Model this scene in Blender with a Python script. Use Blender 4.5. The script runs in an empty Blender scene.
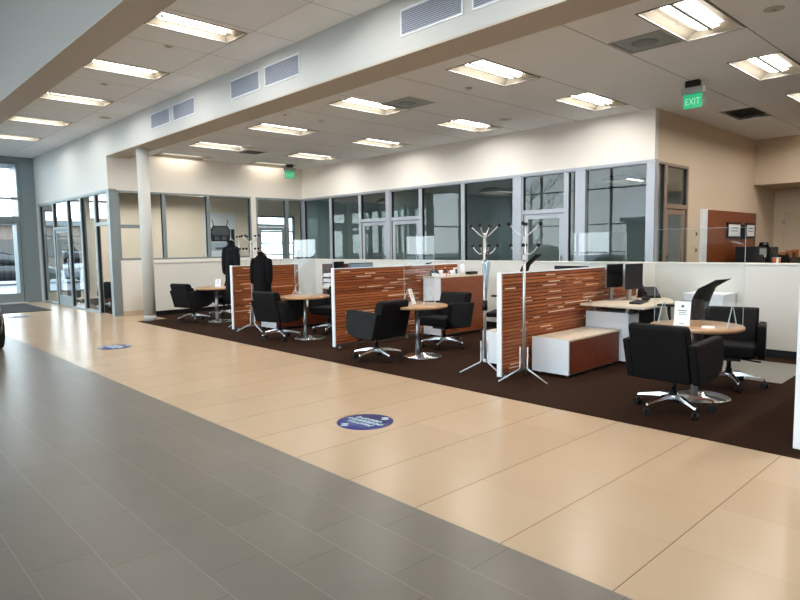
import bpy, math, random
from mathutils import Vector, Matrix
R = math.radians
rnd = random.Random(7)
scn = bpy.context.scene
COL = scn.collection

# ------------------------------------------------------------------ materials
def lin(r, g, b):
    def f(c):
        c /= 255.0
        return c / 12.92 if c <= 0.04045 else ((c + 0.055) / 1.055) ** 2.4
    return (f(r), f(g), f(b), 1.0)

def mat(name, col, rough=0.5, metal=0.0, spec=0.5, noise=None, nscale=20, bump=0, bscale=60, stretch=None):
    m = bpy.data.materials.new(name); m.use_nodes = True
    nt = m.node_tree; b = nt.nodes['Principled BSDF']
    b.inputs['Base Color'].default_value = col
    b.inputs['Roughness'].default_value = rough
    b.inputs['Metallic'].default_value = metal
    b.inputs['Specular IOR Level'].default_value = spec
    if noise or bump:
        tc = nt.nodes.new('ShaderNodeTexCoord')
        mp = nt.nodes.new('ShaderNodeMapping')
        nt.links.new(tc.outputs['Object'], mp.inputs['Vector'])
        if stretch: mp.inputs['Scale'].default_value = stretch
    if noise:
        n = nt.nodes.new('ShaderNodeTexNoise'); n.inputs['Scale'].default_value = nscale
        n.inputs['Detail'].default_value = 5
        nt.links.new(mp.outputs['Vector'], n.inputs['Vector'])
        cr = nt.nodes.new('ShaderNodeValToRGB')
        cr.color_ramp.elements[0].position = 0.3; cr.color_ramp.elements[1].position = 0.7
        cr.color_ramp.elements[0].color = noise; cr.color_ramp.elements[1].color = col
        nt.links.new(n.outputs['Fac'], cr.inputs['Fac'])
        nt.links.new(cr.outputs['Color'], b.inputs['Base Color'])
    if bump:
        n2 = nt.nodes.new('ShaderNodeTexNoise'); n2.inputs['Scale'].default_value = bscale
        nt.links.new(mp.outputs['Vector'], n2.inputs['Vector'])
        bp = nt.nodes.new('ShaderNodeBump'); bp.inputs['Strength'].default_value = bump
        bp.inputs['Distance'].default_value = 0.01
        nt.links.new(n2.outputs['Fac'], bp.inputs['Height'])
        nt.links.new(bp.outputs['Normal'], b.inputs['Normal'])
    return m

def emit(name, col, s):
    m = bpy.data.materials.new(name); m.use_nodes = True
    nt = m.node_tree; b = nt.nodes['Principled BSDF']
    b.inputs['Base Color'].default_value = (0.8, 0.8, 0.8, 1)
    b.inputs['Emission Color'].default_value = col
    b.inputs['Emission Strength'].default_value = s
    return m

def glass(name, tint, ior=1.5, rough=0.0, refl=(1, 1, 1, 1)):
    m = bpy.data.materials.new(name); m.use_nodes = True
    nt = m.node_tree; nt.nodes.clear()
    out = nt.nodes.new('ShaderNodeOutputMaterial')
    t = nt.nodes.new('ShaderNodeBsdfTransparent'); t.inputs[0].default_value = tint
    g = nt.nodes.new('ShaderNodeBsdfGlossy'); g.inputs['Roughness'].default_value = rough
    g.inputs['Color'].default_value = refl
    fr = nt.nodes.new('ShaderNodeFresnel'); fr.inputs['IOR'].default_value = ior
    # the pane has two faces: from inside the slab the ratio must not invert
    geo = nt.nodes.new('ShaderNodeNewGeometry')
    mx0 = nt.nodes.new('ShaderNodeMath'); mx0.operation = 'MULTIPLY'
    inv = nt.nodes.new('ShaderNodeMath'); inv.operation = 'SUBTRACT'; inv.inputs[0].default_value = 1.0
    nt.links.new(geo.outputs['Backfacing'], inv.inputs[1])
    nt.links.new(fr.outputs[0], mx0.inputs[0]); nt.links.new(inv.outputs[0], mx0.inputs[1])
    two = nt.nodes.new('ShaderNodeMath'); two.operation = 'MULTIPLY'; two.inputs[1].default_value = 1.9; two.use_clamp = True
    nt.links.new(mx0.outputs[0], two.inputs[0])
    mx = nt.nodes.new('ShaderNodeMixShader')
    nt.links.new(two.outputs[0], mx.inputs[0]); nt.links.new(t.outputs[0], mx.inputs[1]); nt.links.new(g.outputs[0], mx.inputs[2])
    nt.links.new(mx.outputs[0], out.inputs['Surface'])
    return m

def grid_mat(name, col, col2, line, x0, w, tx, y0, l, ty, rough, spec=0.5, stagger=False, linex=None, nscale=3.0, bump=0.0, rough_noise=0.0):
    """tiles w by l with joint lines of half widths tx (across x) and ty (across y), world metres"""
    m = bpy.data.materials.new(name); m.use_nodes = True
    nt = m.node_tree; b = nt.nodes['Principled BSDF']; N = nt.nodes.new; L = nt.links.new
    tc = N('ShaderNodeTexCoord'); sx = N('ShaderNodeSeparateXYZ'); L(tc.outputs['Object'], sx.inputs[0])
    def M(op, a, c=None):
        n = N('ShaderNodeMath'); n.operation = op
        for i, v in enumerate((a, c)):
            if v is None: continue
            if isinstance(v, (int, float)): n.inputs[i].default_value = v
            else: L(v, n.inputs[i])
        return n.outputs[0]
    u = M('DIVIDE', M('SUBTRACT', sx.outputs[0], x0), w)
    cu = M('FLOOR', u); fu = M('SUBTRACT', u, cu)
    v = M('DIVIDE', M('SUBTRACT', sx.outputs[1], y0), l)
    if stagger:
        v = M('ADD', v, M('MULTIPLY', M('FLOORED_MODULO', cu, 2.0), 0.36))
    cv = M('FLOOR', v); fv = M('SUBTRACT', v, cv)
    du = M('MULTIPLY', M('SUBTRACT', 0.5, M('ABSOLUTE', M('SUBTRACT', fu, 0.5))), w)
    dv = M('MULTIPLY', M('SUBTRACT', 0.5, M('ABSOLUTE', M('SUBTRACT', fv, 0.5))), l)
    lx = M('LESS_THAN', du, tx); ly = M('LESS_THAN', dv, ty)
    wn = N('ShaderNodeTexWhiteNoise'); wn.noise_dimensions = '2D'
    cx = N('ShaderNodeCombineXYZ'); L(cu, cx.inputs[0]); L(cv, cx.inputs[1]); L(cx.outputs[0], wn.inputs['Vector'])
    nz = N('ShaderNodeTexNoise'); nz.inputs['Scale'].default_value = nscale; nz.inputs['Detail'].default_value = 6
    L(tc.outputs['Object'], nz.inputs['Vector'])
    fac = M('ADD', M('MULTIPLY', wn.outputs['Value'], 0.5), M('MULTIPLY', nz.outputs['Fac'], 0.5))
    mc = N('ShaderNodeMix'); mc.data_type = 'RGBA'; L(fac, mc.inputs[0]); mc.inputs[6].default_value = col; mc.inputs[7].default_value = col2
    m1 = N('ShaderNodeMix'); m1.data_type = 'RGBA'; L(lx, m1.inputs[0]); L(mc.outputs[2], m1.inputs[6]); m1.inputs[7].default_value = linex or line
    m2 = N('ShaderNodeMix'); m2.data_type = 'RGBA'; L(ly, m2.inputs[0]); L(m1.outputs[2], m2.inputs[6]); m2.inputs[7].default_value = line
    L(m2.outputs[2], b.inputs['Base Color'])
    b.inputs['Roughness'].default_value = rough; b.inputs['Specular IOR Level'].default_value = spec
    if bump:
        n2 = N('ShaderNodeTexNoise'); n2.inputs['Scale'].default_value = 14; L(tc.outputs['Object'], n2.inputs['Vector'])
        bp = N('ShaderNodeBump'); bp.inputs['Strength'].default_value = bump; bp.inputs['Distance'].default_value = 0.004
        L(n2.outputs['Fac'], bp.inputs['Height']); L(bp.outputs['Normal'], b.inputs['Normal'])
    return m

W_PAINT = mat('white_paint', lin(232, 230, 224), 0.6, bump=0.03, bscale=200)
W_WALL = mat('warm_wall_paint', lin(236, 231, 224), 0.65, bump=0.03, bscale=200)
TAN = mat('tan_wall_paint', lin(216, 196, 170), 0.65, bump=0.03, bscale=200)
OFFWALL = mat('office_wall_paint', lin(234, 222, 204), 0.7)
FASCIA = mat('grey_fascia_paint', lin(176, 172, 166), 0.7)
BULK = mat('bulkhead_paint', lin(200, 201, 198), 0.6)
GREYWALL = mat('grey_office_paint', lin(186, 194, 194), 0.7)
SOFFIT = mat('soffit_shade_tone', lin(196, 186, 172), 0.7)  # browner than the bulkhead to put shade into the undersides
CEIL = grid_mat('ceiling_tile', lin(244, 248, 250), lin(240, 244, 247), lin(120, 116, 110), 5.88, 0.61, 0.004, 2.275, 1.23, 0.005, 0.85, 0.2, linex=lin(236, 234, 230), nscale=40)
CEILH = grid_mat('hall_ceiling_tile', lin(246, 249, 251), lin(242, 246, 249), lin(150, 147, 142), 3.03, 1.19, 0.004, 0.95, 1.225, 0.004, 0.85, 0.2, nscale=40)
TILE_B = grid_mat('beige_tile', lin(206, 180, 150), lin(197, 171, 141), lin(120, 96, 70), 2.412, 0.61, 0.0014, 3.0545, 0.608, 0.0024, 0.24, 0.28, linex=lin(186, 160, 128), nscale=2.2, bump=0.006)
TILE_G = grid_mat('grey_tile', lin(126, 119, 111), lin(114, 107, 99), lin(84, 78, 72), 2.415, 0.30, 0.0016, 3.22, 0.61, 0.0016, 0.30, 0.3, stagger=True, linex=lin(150, 142, 132), nscale=4, bump=0.008)
CARPET = mat('brown_carpet', lin(60, 39, 26), 0.95, spec=0.1, noise=lin(42, 26, 17), nscale=120, bump=0.6, bscale=350)
WOODS = [mat('slat_wood_%s' % k, lin(*c), 0.42, spec=0.3, noise=lin(*d), nscale=9, stretch=(0.5, 6, 12)) for k, c, d in (
    ('amber', (184, 110, 62), (142, 76, 38)), ('red', (152, 80, 42), (114, 54, 26)),
    ('dark', (44, 22, 13), (30, 14, 8)), ('brown', (170, 98, 54), (124, 64, 32)))]
GAPLIGHT = mat('slat_gap_light', lin(226, 208, 184), 0.4)  # pale colour painted as light showing through the slat gaps
VENEER = mat('red_brown_veneer', lin(112, 50, 26), 0.35, noise=lin(86, 34, 17), nscale=7, stretch=(1, 1, 7))
VENEER2 = mat('warm_brown_veneer', lin(140, 74, 38), 0.35, noise=lin(112, 54, 26), nscale=7, stretch=(1, 1, 7))
DARKWOOD = mat('dark_drawer_veneer', lin(72, 36, 24), 0.35, noise=lin(50, 24, 15), nscale=8, stretch=(1, 1, 7))
LTOP = mat('pale_wood_top', lin(226, 214, 195), 0.35, noise=lin(214, 200, 178), nscale=6, stretch=(8, 1, 1))
TABLEW = mat('table_wood', lin(188, 150, 112), 0.3, noise=lin(160, 120, 84), nscale=7, stretch=(9, 1, 1))
TEDGE = mat('table_edge', lin(140, 92, 58), 0.4)
LAM = mat('white_laminate', lin(238, 241, 246), 0.35)
BLACK = mat('black_plastic', lin(9, 9, 11), 0.45, spec=0.35)
DKFAB = mat('charcoal_upholstery', lin(5, 5, 7), 0.7, spec=0.2, noise=lin(3, 3, 5), nscale=90, bump=0.15, bscale=260)
COATF = mat('black_wool', lin(8, 8, 11), 0.9, spec=0.2, bump=0.3, bscale=60)
COATG = mat('grey_wool', lin(20, 22, 26), 0.9, spec=0.2, bump=0.3, bscale=60)
CHROME = mat('polished_aluminium', lin(205, 207, 210), 0.22, 1.0)
RACKM = mat('satin_chrome', lin(206, 208, 210), 0.38, 0.75)
STEEL = mat('brushed_steel', lin(172, 174, 176), 0.32, 1.0)
ALU = mat('silver_storefront', lin(168, 172, 180), 0.42, 0.35)
ALUB = mat('blue_grey_storefront', lin(138, 149, 152), 0.42, 0.35)
BRONZE = mat('brown_door_frame', lin(150, 128, 112), 0.45, 0.2)
GASKET = mat('black_gasket', lin(20, 22, 24), 0.6)
GLASS = glass('window_glass', (0.94, 0.96, 0.95, 1), 1.3)
GLASSD = glass('dark_office_glass', (0.80, 0.87, 0.87, 1), 1.33)
GLASSX = glass('outer_glass', (0.90, 0.95, 0.96, 1), 1.3)
ACRYL = glass('clear_acrylic', (0.95, 0.97, 0.97, 1), 1.42)
ACEDGE = mat('acrylic_edge', lin(198, 210, 214), 0.2)
LENS = emit('lamp_lens', (1.0, 0.95, 0.89, 1), 58)
LENS_SOFT = emit('lamp_lens_soft', (1.0, 0.88, 0.72, 1), 7)
LENSD = emit('lamp_lens_side', (1.0, 0.88, 0.72, 1), 7)
LRIM = mat('lamp_rim', lin(128, 124, 118), 0.6)
REFLECT = mat('lamp_reflector', lin(150, 142, 128), 0.5)
HALFW = mat('half_wall_white', lin(222, 219, 212), 0.45)
VENTM = mat('vent_dark_metal', lin(156, 164, 162), 0.5, 0.2)
VENTB = mat('vent_black', lin(44, 46, 48), 0.7)
GRILLE = mat('grille_louvre', lin(196, 202, 216), 0.5, 0.1)
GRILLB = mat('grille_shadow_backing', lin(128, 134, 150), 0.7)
GREEN = emit('exit_green', (0.02, 0.36, 0.15, 1), 0.6)
GREEN.node_tree.nodes['Principled BSDF'].inputs['Base Color'].default_value = (.02, .3, .13, 1)
GREENB = emit('exit_letter', (0.35, 0.8, 0.55, 1), 0.35)
GREENB.node_tree.nodes['Principled BSDF'].inputs['Base Color'].default_value = (.3, .6, .4, 1)
BLUE = mat('decal_blue', lin(50, 56, 124), 0.35)
DECW = mat('decal_white', lin(200, 218, 226), 0.4)
PAPER = mat('white_paper', lin(244, 246, 248), 0.5)
INK = mat('grey_print', lin(96, 100, 108), 0.6)
INKB = mat('blue_print', lin(60, 120, 170), 0.6)
SCREEN = mat('dark_screen', lin(9, 10, 13), 0.45, spec=0.25)
SCREENB = mat('blue_grey_screen', lin(120, 142, 158), 0.35)
RUBBER = mat('rubber_mat', lin(34, 36, 40), 0.9, bump=0.5, bscale=150)
CMAT = mat('translucent_floor_mat', lin(132, 130, 122), 0.3)
HANGERW = mat('orange_wood_hanger', lin(186, 104, 50), 0.4)
CARP = mat('dark_car_paint', lin(20, 22, 26), 0.18, 0.2)
CARS = mat('silver_car_paint', lin(186, 190, 194), 0.2, 0.4)
CARG = mat('car_glass', lin(14, 16, 18), 0.08)
TYRE = mat('tyre_rubber', lin(20, 20, 20), 0.8)
SNOW = mat('pale_pavement', lin(128, 130, 134), 0.9, noise=lin(100, 102, 106), nscale=0.4)
BARK = mat('tree_bark', lin(84, 76, 70), 0.9)
TWIG = mat('bare_twigs', lin(112, 108, 104), 0.9)
BRICKM = mat('house_wall', lin(110, 98, 90), 0.9, noise=lin(96, 82, 74), nscale=3)
POSTERM = mat('poster_pale_blue', lin(226, 234, 240), 0.4)
PGREY = mat('poster_grey', lin(92, 98, 104), 0.4)
PBLK = mat('poster_black', lin(26, 29, 33), 0.35)
ORANGE = mat('orange_packet', lin(190, 110, 60), 0.5)
DBLUE = mat('purple_blue_print', lin(70, 60, 140), 0.5)
PLANTM = mat('dark_leaf', lin(28, 40, 30), 0.6)

def dotted(name, base, dot):
    m = bpy.data.materials.new(name); m.use_nodes = True
    nt = m.node_tree; b = nt.nodes['Principled BSDF']
    tc = nt.nodes.new('ShaderNodeTexCoord'); mp = nt.nodes.new('ShaderNodeMapping')
    mp.inputs['Rotation'].default_value = (0, R(45), 0); mp.inputs['Scale'].default_value = (38, 0, 38)
    nt.links.new(tc.outputs['Object'], mp.inputs['Vector'])
    v = nt.nodes.new('ShaderNodeTexVoronoi'); v.inputs['Scale'].default_value = 1.0; v.inputs['Randomness'].default_value = 0.12
    nt.links.new(mp.outputs[0], v.inputs['Vector'])
    lt = nt.nodes.new('ShaderNodeMath'); lt.operation = 'LESS_THAN'; lt.inputs[1].default_value = 0.26
    nt.links.new(v.outputs['Distance'], lt.inputs[0])
    mx = nt.nodes.new('ShaderNodeMix'); mx.data_type = 'RGBA'; mx.inputs[6].default_value = base; mx.inputs[7].default_value = dot
    sn = nt.nodes.new('ShaderNodeSeparateXYZ'); nt.links.new(tc.outputs['Normal'], sn.inputs[0])
    ab = nt.nodes.new('ShaderNodeMath'); ab.operation = 'ABSOLUTE'; nt.links.new(sn.outputs['Y'], ab.inputs[0])
    gt = nt.nodes.new('ShaderNodeMath'); gt.operation = 'GREATER_THAN'; gt.inputs[1].default_value = .85; nt.links.new(ab.outputs[0], gt.inputs[0])
    mu = nt.nodes.new('ShaderNodeMath'); mu.operation = 'MULTIPLY'; nt.links.new(lt.outputs[0], mu.inputs[0]); nt.links.new(gt.outputs[0], mu.inputs[1])
    nt.links.new(mu.outputs[0], mx.inputs[0]); nt.links.new(mx.outputs[2], b.inputs['Base Color'])
    b.inputs['Roughness'].default_value = 0.7; b.inputs['Specular IOR Level'].default_value = 0.2
    return m
DOTFAB = dotted('dotted_charcoal_upholstery', lin(7, 7, 9), lin(62, 68, 72))

# ------------------------------------------------------------------ mesh builder
class MB:
    def __init__(s): s.v = []; s.f = []; s.m = []; s.s = []
    def add(s, vs, fs, m=0, smooth=False):
        o = len(s.v); s.v += [tuple(x) for x in vs]
        for f in fs: s.f.append([o + i for i in f]); s.m.append(m); s.s.append(smooth)
        return s
    def box(s, x0, x1, y0, y1, z0, z1, m=0):
        x0, x1 = sorted((x0, x1)); y0, y1 = sorted((y0, y1)); z0, z1 = sorted((z0, z1))
        vs = [(x, y, z) for x in (x0, x1) for y in (y0, y1) for z in (z0, z1)]
        return s.add(vs, [(0, 1, 3, 2), (4, 6, 7, 5), (0, 4, 5, 1), (2, 3, 7, 6), (0, 2, 6, 4), (1, 5, 7, 3)], m)
    def obox(s, M, sx, sy, sz, m=0):
        vs = [M @ Vector((x * sx / 2, y * sy / 2, z * sz / 2)) for x in (-1, 1) for y in (-1, 1) for z in (-1, 1)]
        return s.add(vs, [(0, 1, 3, 2), (4, 6, 7, 5), (0, 4, 5, 1), (2, 3, 7, 6), (0, 2, 6, 4), (1, 5, 7, 3)], m)
    def prism(s, poly, a, b, axis='y', m=0, smooth=False, M=None):
        """poly of (p,q) extruded from a to b along axis; axis y: (p,q)=(x,z); x: (y,z); z: (x,y)"""
        def P(p, q, t):
            v = Vector((p, t, q) if axis == 'y' else (t, p, q) if axis == 'x' else (p, q, t))
            return M @ v if M else v
        n = len(poly)
        area = sum(poly[i][0] * poly[(i + 1) % n][1] - poly[(i + 1) % n][0] * poly[i][1] for i in range(n))
        if (area < 0) != (axis == 'y'): poly = list(reversed(poly))   # keep outward normals
        vs = [P(p, q, a) for p, q in poly] + [P(p, q, b) for p, q in poly]
        fs = [tuple(reversed(range(n))), tuple(range(n, 2 * n))]
        s.add(vs, fs, m)
        return s.add(vs, [(i, (i + 1) % n, n + (i + 1) % n, n + i) for i in range(n)], m, smooth) if smooth else s._sides(len(s.v) - 2 * n, n, m)
    def _sides(s, o, n, m):
        for i in range(n): s.f.append([o + i, o + (i + 1) % n, o + n + (i + 1) % n, o + n + i]); s.m.append(m); s.s.append(False)
        return s
    def cone(s, p, q, r1, r2, n=16, m=0):
        p, q = Vector(p), Vector(q); d = (q - p).normalized()
        u = d.orthogonal().normalized(); w = d.cross(u)
        a = [p + (u * math.cos(2 * math.pi * i / n) + w * math.sin(2 * math.pi * i / n)) * r1 for i in range(n)]
        b = [q + (u * math.cos(2 * math.pi * i / n) + w * math.sin(2 * math.pi * i / n)) * r2 for i in range(n)]
        o = len(s.v); s.v += [tuple(x) for x in a + b]
        for i in range(n): s.f.append([o + i, o + (i + 1) % n, o + n + (i + 1) % n, o + n + i]); s.m.append(m); s.s.append(True)
        s.f.append([o + i for i in reversed(range(n))]); s.m.append(m); s.s.append(False)
        s.f.append([o + n + i for i in range(n)]); s.m.append(m); s.s.append(False)
        return s
    def cyl(s, x, y, z0, z1, r, n=24, m=0): return s.cone((x, y, z0), (x, y, z1), r, r, n, m)
    def tube(s, pts, r, n=10, m=0, rs=None):
        pts = [Vector(p) for p in pts]; rings = []; prev = None
        for i, p in enumerate(pts):
            d = (pts[min(i + 1, len(pts) - 1)] - pts[max(i - 1, 0)]).normalized()
            u = (prev - d * prev.dot(d)).normalized() if prev is not None and (prev - d * prev.dot(d)).length > 1e-4 else d.orthogonal().normalized()
            prev = u; w = d.cross(u); rr = rs[i] if rs else r
            rings.append([p + (u * math.cos(2 * math.pi * k / n) + w * math.sin(2 * math.pi * k / n)) * rr for k in range(n)])
        return s.loft(rings, m)
    def loft(s, rings, m=0, caps=True, smooth=True):
        o = len(s.v); n = len(rings[0])
        for r in rings: s.v += [tuple(x) for x in r]
        for j in range(len(rings) - 1):
            for i in range(n):
                s.f.append([o + j * n + i, o + j * n + (i + 1) % n, o + (j + 1) * n + (i + 1) % n, o + (j + 1) * n + i]); s.m.append(m); s.s.append(smooth)
        if caps:
            s.f.append([o + i for i in reversed(range(n))]); s.m.append(m); s.s.append(smooth)
            e = o + (len(rings) - 1) * n; s.f.append([e + i for i in range(n)]); s.m.append(m); s.s.append(smooth)
        return s
    def lathe(s, prof, cx=0, cy=0, n=24, m=0):
        return s.loft([[Vector((cx + r * math.cos(2 * math.pi * k / n), cy + r * math.sin(2 * math.pi * k / n), z)) for k in range(n)] for r, z in prof], m)
    def ball(s, c, r, n=12, m=0, sc=(1, 1, 1)):
        k = n // 2
        return s.loft([[Vector((c[0] + sc[0] * r * math.sin(math.pi * (j + .02) / (k + .04)) * math.cos(2 * math.pi * i / n), c[1] + sc[1] * r * math.sin(math.pi * (j + .02) / (k + .04)) * math.sin(2 * math.pi * i / n), c[2] - sc[2] * r * math.cos(math.pi * (j + .02) / (k + .04)))) for i in range(n)] for j in range(k + 1)], m)
    def build(s, name, mats, parent=None, bevel=0, seg=2, sub=0):
        me = bpy.data.meshes.new(name); me.from_pydata(s.v, [], s.f)
        for x in (mats if isinstance(mats, (list, tuple)) else [mats]): me.materials.append(x)
        me.polygons.foreach_set('material_index', s.m); me.polygons.foreach_set('use_smooth', s.s); me.update()
        o = bpy.data.objects.new(name, me); COL.objects.link(o)
        if parent: o.parent = parent
        if bevel:
            b = o.modifiers.new('bevel', 'BEVEL'); b.width = bevel; b.segments = seg; b.limit_method = 'ANGLE'; b.angle_limit = R(40)
            if seg > 2:
                me.polygons.foreach_set('use_smooth', [True] * len(me.polygons)); b.harden_normals = True
        if sub:
            q = o.modifiers.new('sub', 'SUBSURF'); q.levels = sub; q.render_levels = sub
        return o

def thing(name, label, cat, loc=(0, 0, 0), rz=0, group=None):
    o = bpy.data.objects.new(name, None); COL.objects.link(o); o.empty_display_size = 0.1
    o.location = loc; o.rotation_euler = (0, 0, R(rz)); return tag(o, label, cat, group)
def tag(o, label, cat, group=None):
    o['label'] = label; o['category'] = cat
    if group: o['group'] = group
    return o
def struct(o): o['kind'] = 'structure'; return o
def sroot(name, loc=(0, 0, 0)):
    o = bpy.data.objects.new(name, None); COL.objects.link(o); o.location = loc; return struct(o)
def dup(root, loc, rz=0, label=None, group=None):
    def cp(o, par):
        c = o.copy(); COL.objects.link(c); c.parent = par
        for ch in list(o.children): cp(ch, c)
        return c
    r = cp(root, None); r.location = loc; r.rotation_euler = (0, 0, R(rz))
    if label: r['label'] = label
    if group: r['group'] = group
    return r
def SB(name, mats, *boxes, bevel=0):
    b = MB()
    for x in boxes: b.box(*x)
    return struct(b.build(name, mats, bevel=bevel))

# ------------------------------------------------------------------ camera
cam = bpy.data.cameras.new('camera'); co = bpy.data.objects.new('camera', cam); COL.objects.link(co); scn.camera = co
yaw, pit, rol = 0.757745872, -0.0868682987, -0.0136617789
f = Vector((math.sin(yaw) * math.cos(pit), math.cos(yaw) * math.cos(pit), math.sin(pit)))
r0 = Vector((math.cos(yaw), -math.sin(yaw), 0)); u0 = r0.cross(f)
r1 = r0 * math.cos(rol) + u0 * math.sin(rol); u1 = u0 * math.cos(rol) - r0 * math.sin(rol)
mw = Matrix(((r1.x, u1.x, -f.x, 0), (r1.y, u1.y, -f.y, 0), (r1.z, u1.z, -f.z, 1.505), (0, 0, 0, 1)))
co.matrix_world = mw
cam.sensor_width = 36; cam.lens = 615.36 * 36 / 800; cam.clip_start = 0.05; cam.clip_end = 300

# ------------------------------------------------------------------ shell
b = MB(); b.box(-8, 2.415, -7, 20.85, -0.1, 0, 0); b.box(2.415, 17, -7, 20.85, -0.1, 0, 1)
fl = struct(b.build('floor', [TILE_G, TILE_B]))
SB('floor_carpet', CARPET, (4.843, 5.5, -7, 13.2, 0, 0.006), (5.5, 9.9, -7, 13.94, 0, 0.006), (9.9, 16.4, -7, 4.4, 0, 0.006))
SB('floor_office_carpet', CARPET, (5.0, 14.4, 14.8, 20.7, 0, 0.006))
SB('floor_back_office_carpet', CARPET, (10.2, 14.4, 4.72, 14.5, 0, 0.006))

SB('ceiling', CEIL, (5.35, 17, -7, 14.7, 3.70, 3.78))
SB('ceiling_hall', CEILH, (3.03, 4.86, -7, 20.85, 4.24, 4.34))
SB('ceiling_showroom', W_PAINT, (-8, 2.6, -7, 20.85, 6.0, 6.1))
SB('ceiling_offices', W_PAINT, (10.18, 14.5, 4.7, 14.55, 2.86, 2.95), (5.0, 14.5, 14.72, 20.85, 3.35, 3.45))

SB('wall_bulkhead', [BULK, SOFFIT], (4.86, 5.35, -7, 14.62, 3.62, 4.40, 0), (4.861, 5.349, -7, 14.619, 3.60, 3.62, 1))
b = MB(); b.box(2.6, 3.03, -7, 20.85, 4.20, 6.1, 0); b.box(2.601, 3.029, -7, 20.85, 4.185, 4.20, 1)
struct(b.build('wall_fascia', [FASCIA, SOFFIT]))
SB('wall_glass_office_head', BULK, (4.86, 5.0, 14.62, 20.6, 2.86, 4.36), (4.86, 5.0, 20.6, 20.85, 0, 4.36))
SB('wall_inner_north_head', W_WALL, (4.862, 5.0, 14.604, 14.62, 2.885, 3.60), (5.0, 10.1, 14.62, 14.74, 2.86, 3.8))
SB('wall_inner_north_sill', W_WALL, (5.02, 8.46, 14.62, 14.74, 0, 1.27), (8.46, 8.60, 14.62, 14.74, 0, 2.86))
SB('wall_office_head', W_WALL, (10.1, 10.22, 4.55, 14.74, 2.86, 3.8))
SB('wall_tan', TAN, (10.22, 11.5, 4.55, 4.67, 2.86, 3.8), (11.5, 16.6, 4.55, 4.67, 0, 3.8))
SB('wall_recess_head', TAN, (15.0, 16.6, -7, 4.55, 2.73, 3.8))
SB('wall_recess', TAN, (16.5, 16.62, -7, 4.55, 0, 2.73))
SB('wall_south', OFFWALL, (-8.1, 17, -7.12, -7, 0, 6.1))
SB('wall_office_back', GREYWALL, (14.4, 14.52, 4.67, 20.85, 0, 3.45))
SB('wall_office_divider', GREYWALL, (10.2, 14.4, 7.25, 7.33, 0, 2.86), (10.2, 14.4, 11.03, 11.11, 0, 2.86), (10.2, 14.4, 14.62, 14.72, 0, 3.45))
# outer north wall of the glazed corner office, with two window openings
SB('wall_north', OFFWALL, (4.86, 5.05, 20.85, 21.0, 0, 4.4), (5.05, 6.25, 20.85, 21.0, 0, 0.25), (5.05, 14.5, 20.85, 21.0, 2.75, 4.4),
   (6.25, 11.9, 20.85, 21.0, 0, 2.75), (11.9, 14.0, 20.85, 21.0, 0, 0.3), (14.0, 14.5, 20.85, 21.0, 0, 2.75))
# half height walls around the sales area
b = MB(); b.box(5.50, 9.02, 13.96, 14.08, 0.11, 1.20); b.box(5.48, 9.04, 13.94, 14.10, 1.20, 1.225)
struct(b.build('wall_half_north', HALFW, bevel=0.004))
b = MB(); b.box(8.90, 9.02, -4, 13.96, 0.11, 1.20); b.box(8.88, 9.04, -4, 13.94, 1.20, 1.225)
struct(b.build('wall_half_east', HALFW, bevel=0.004))
SB('baseboard_half_north', BLACK, (5.53, 9.0, 13.98, 14.06, 0, 0.11))
SB('baseboard_half_east', BLACK, (8.92, 9.0, -4, 13.96, 0, 0.11))
SB('baseboard_inner_north', TAN, (5.02, 8.44, 14.605, 14.62, 0, 0.10))
b = MB(); b.cyl(5.08, 13.10, 0, 3.60, 0.118, 40); b.cyl(5.08, 13.10, 0, 0.12, 0.126, 40)
struct(b.build('column', BULK))

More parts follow.
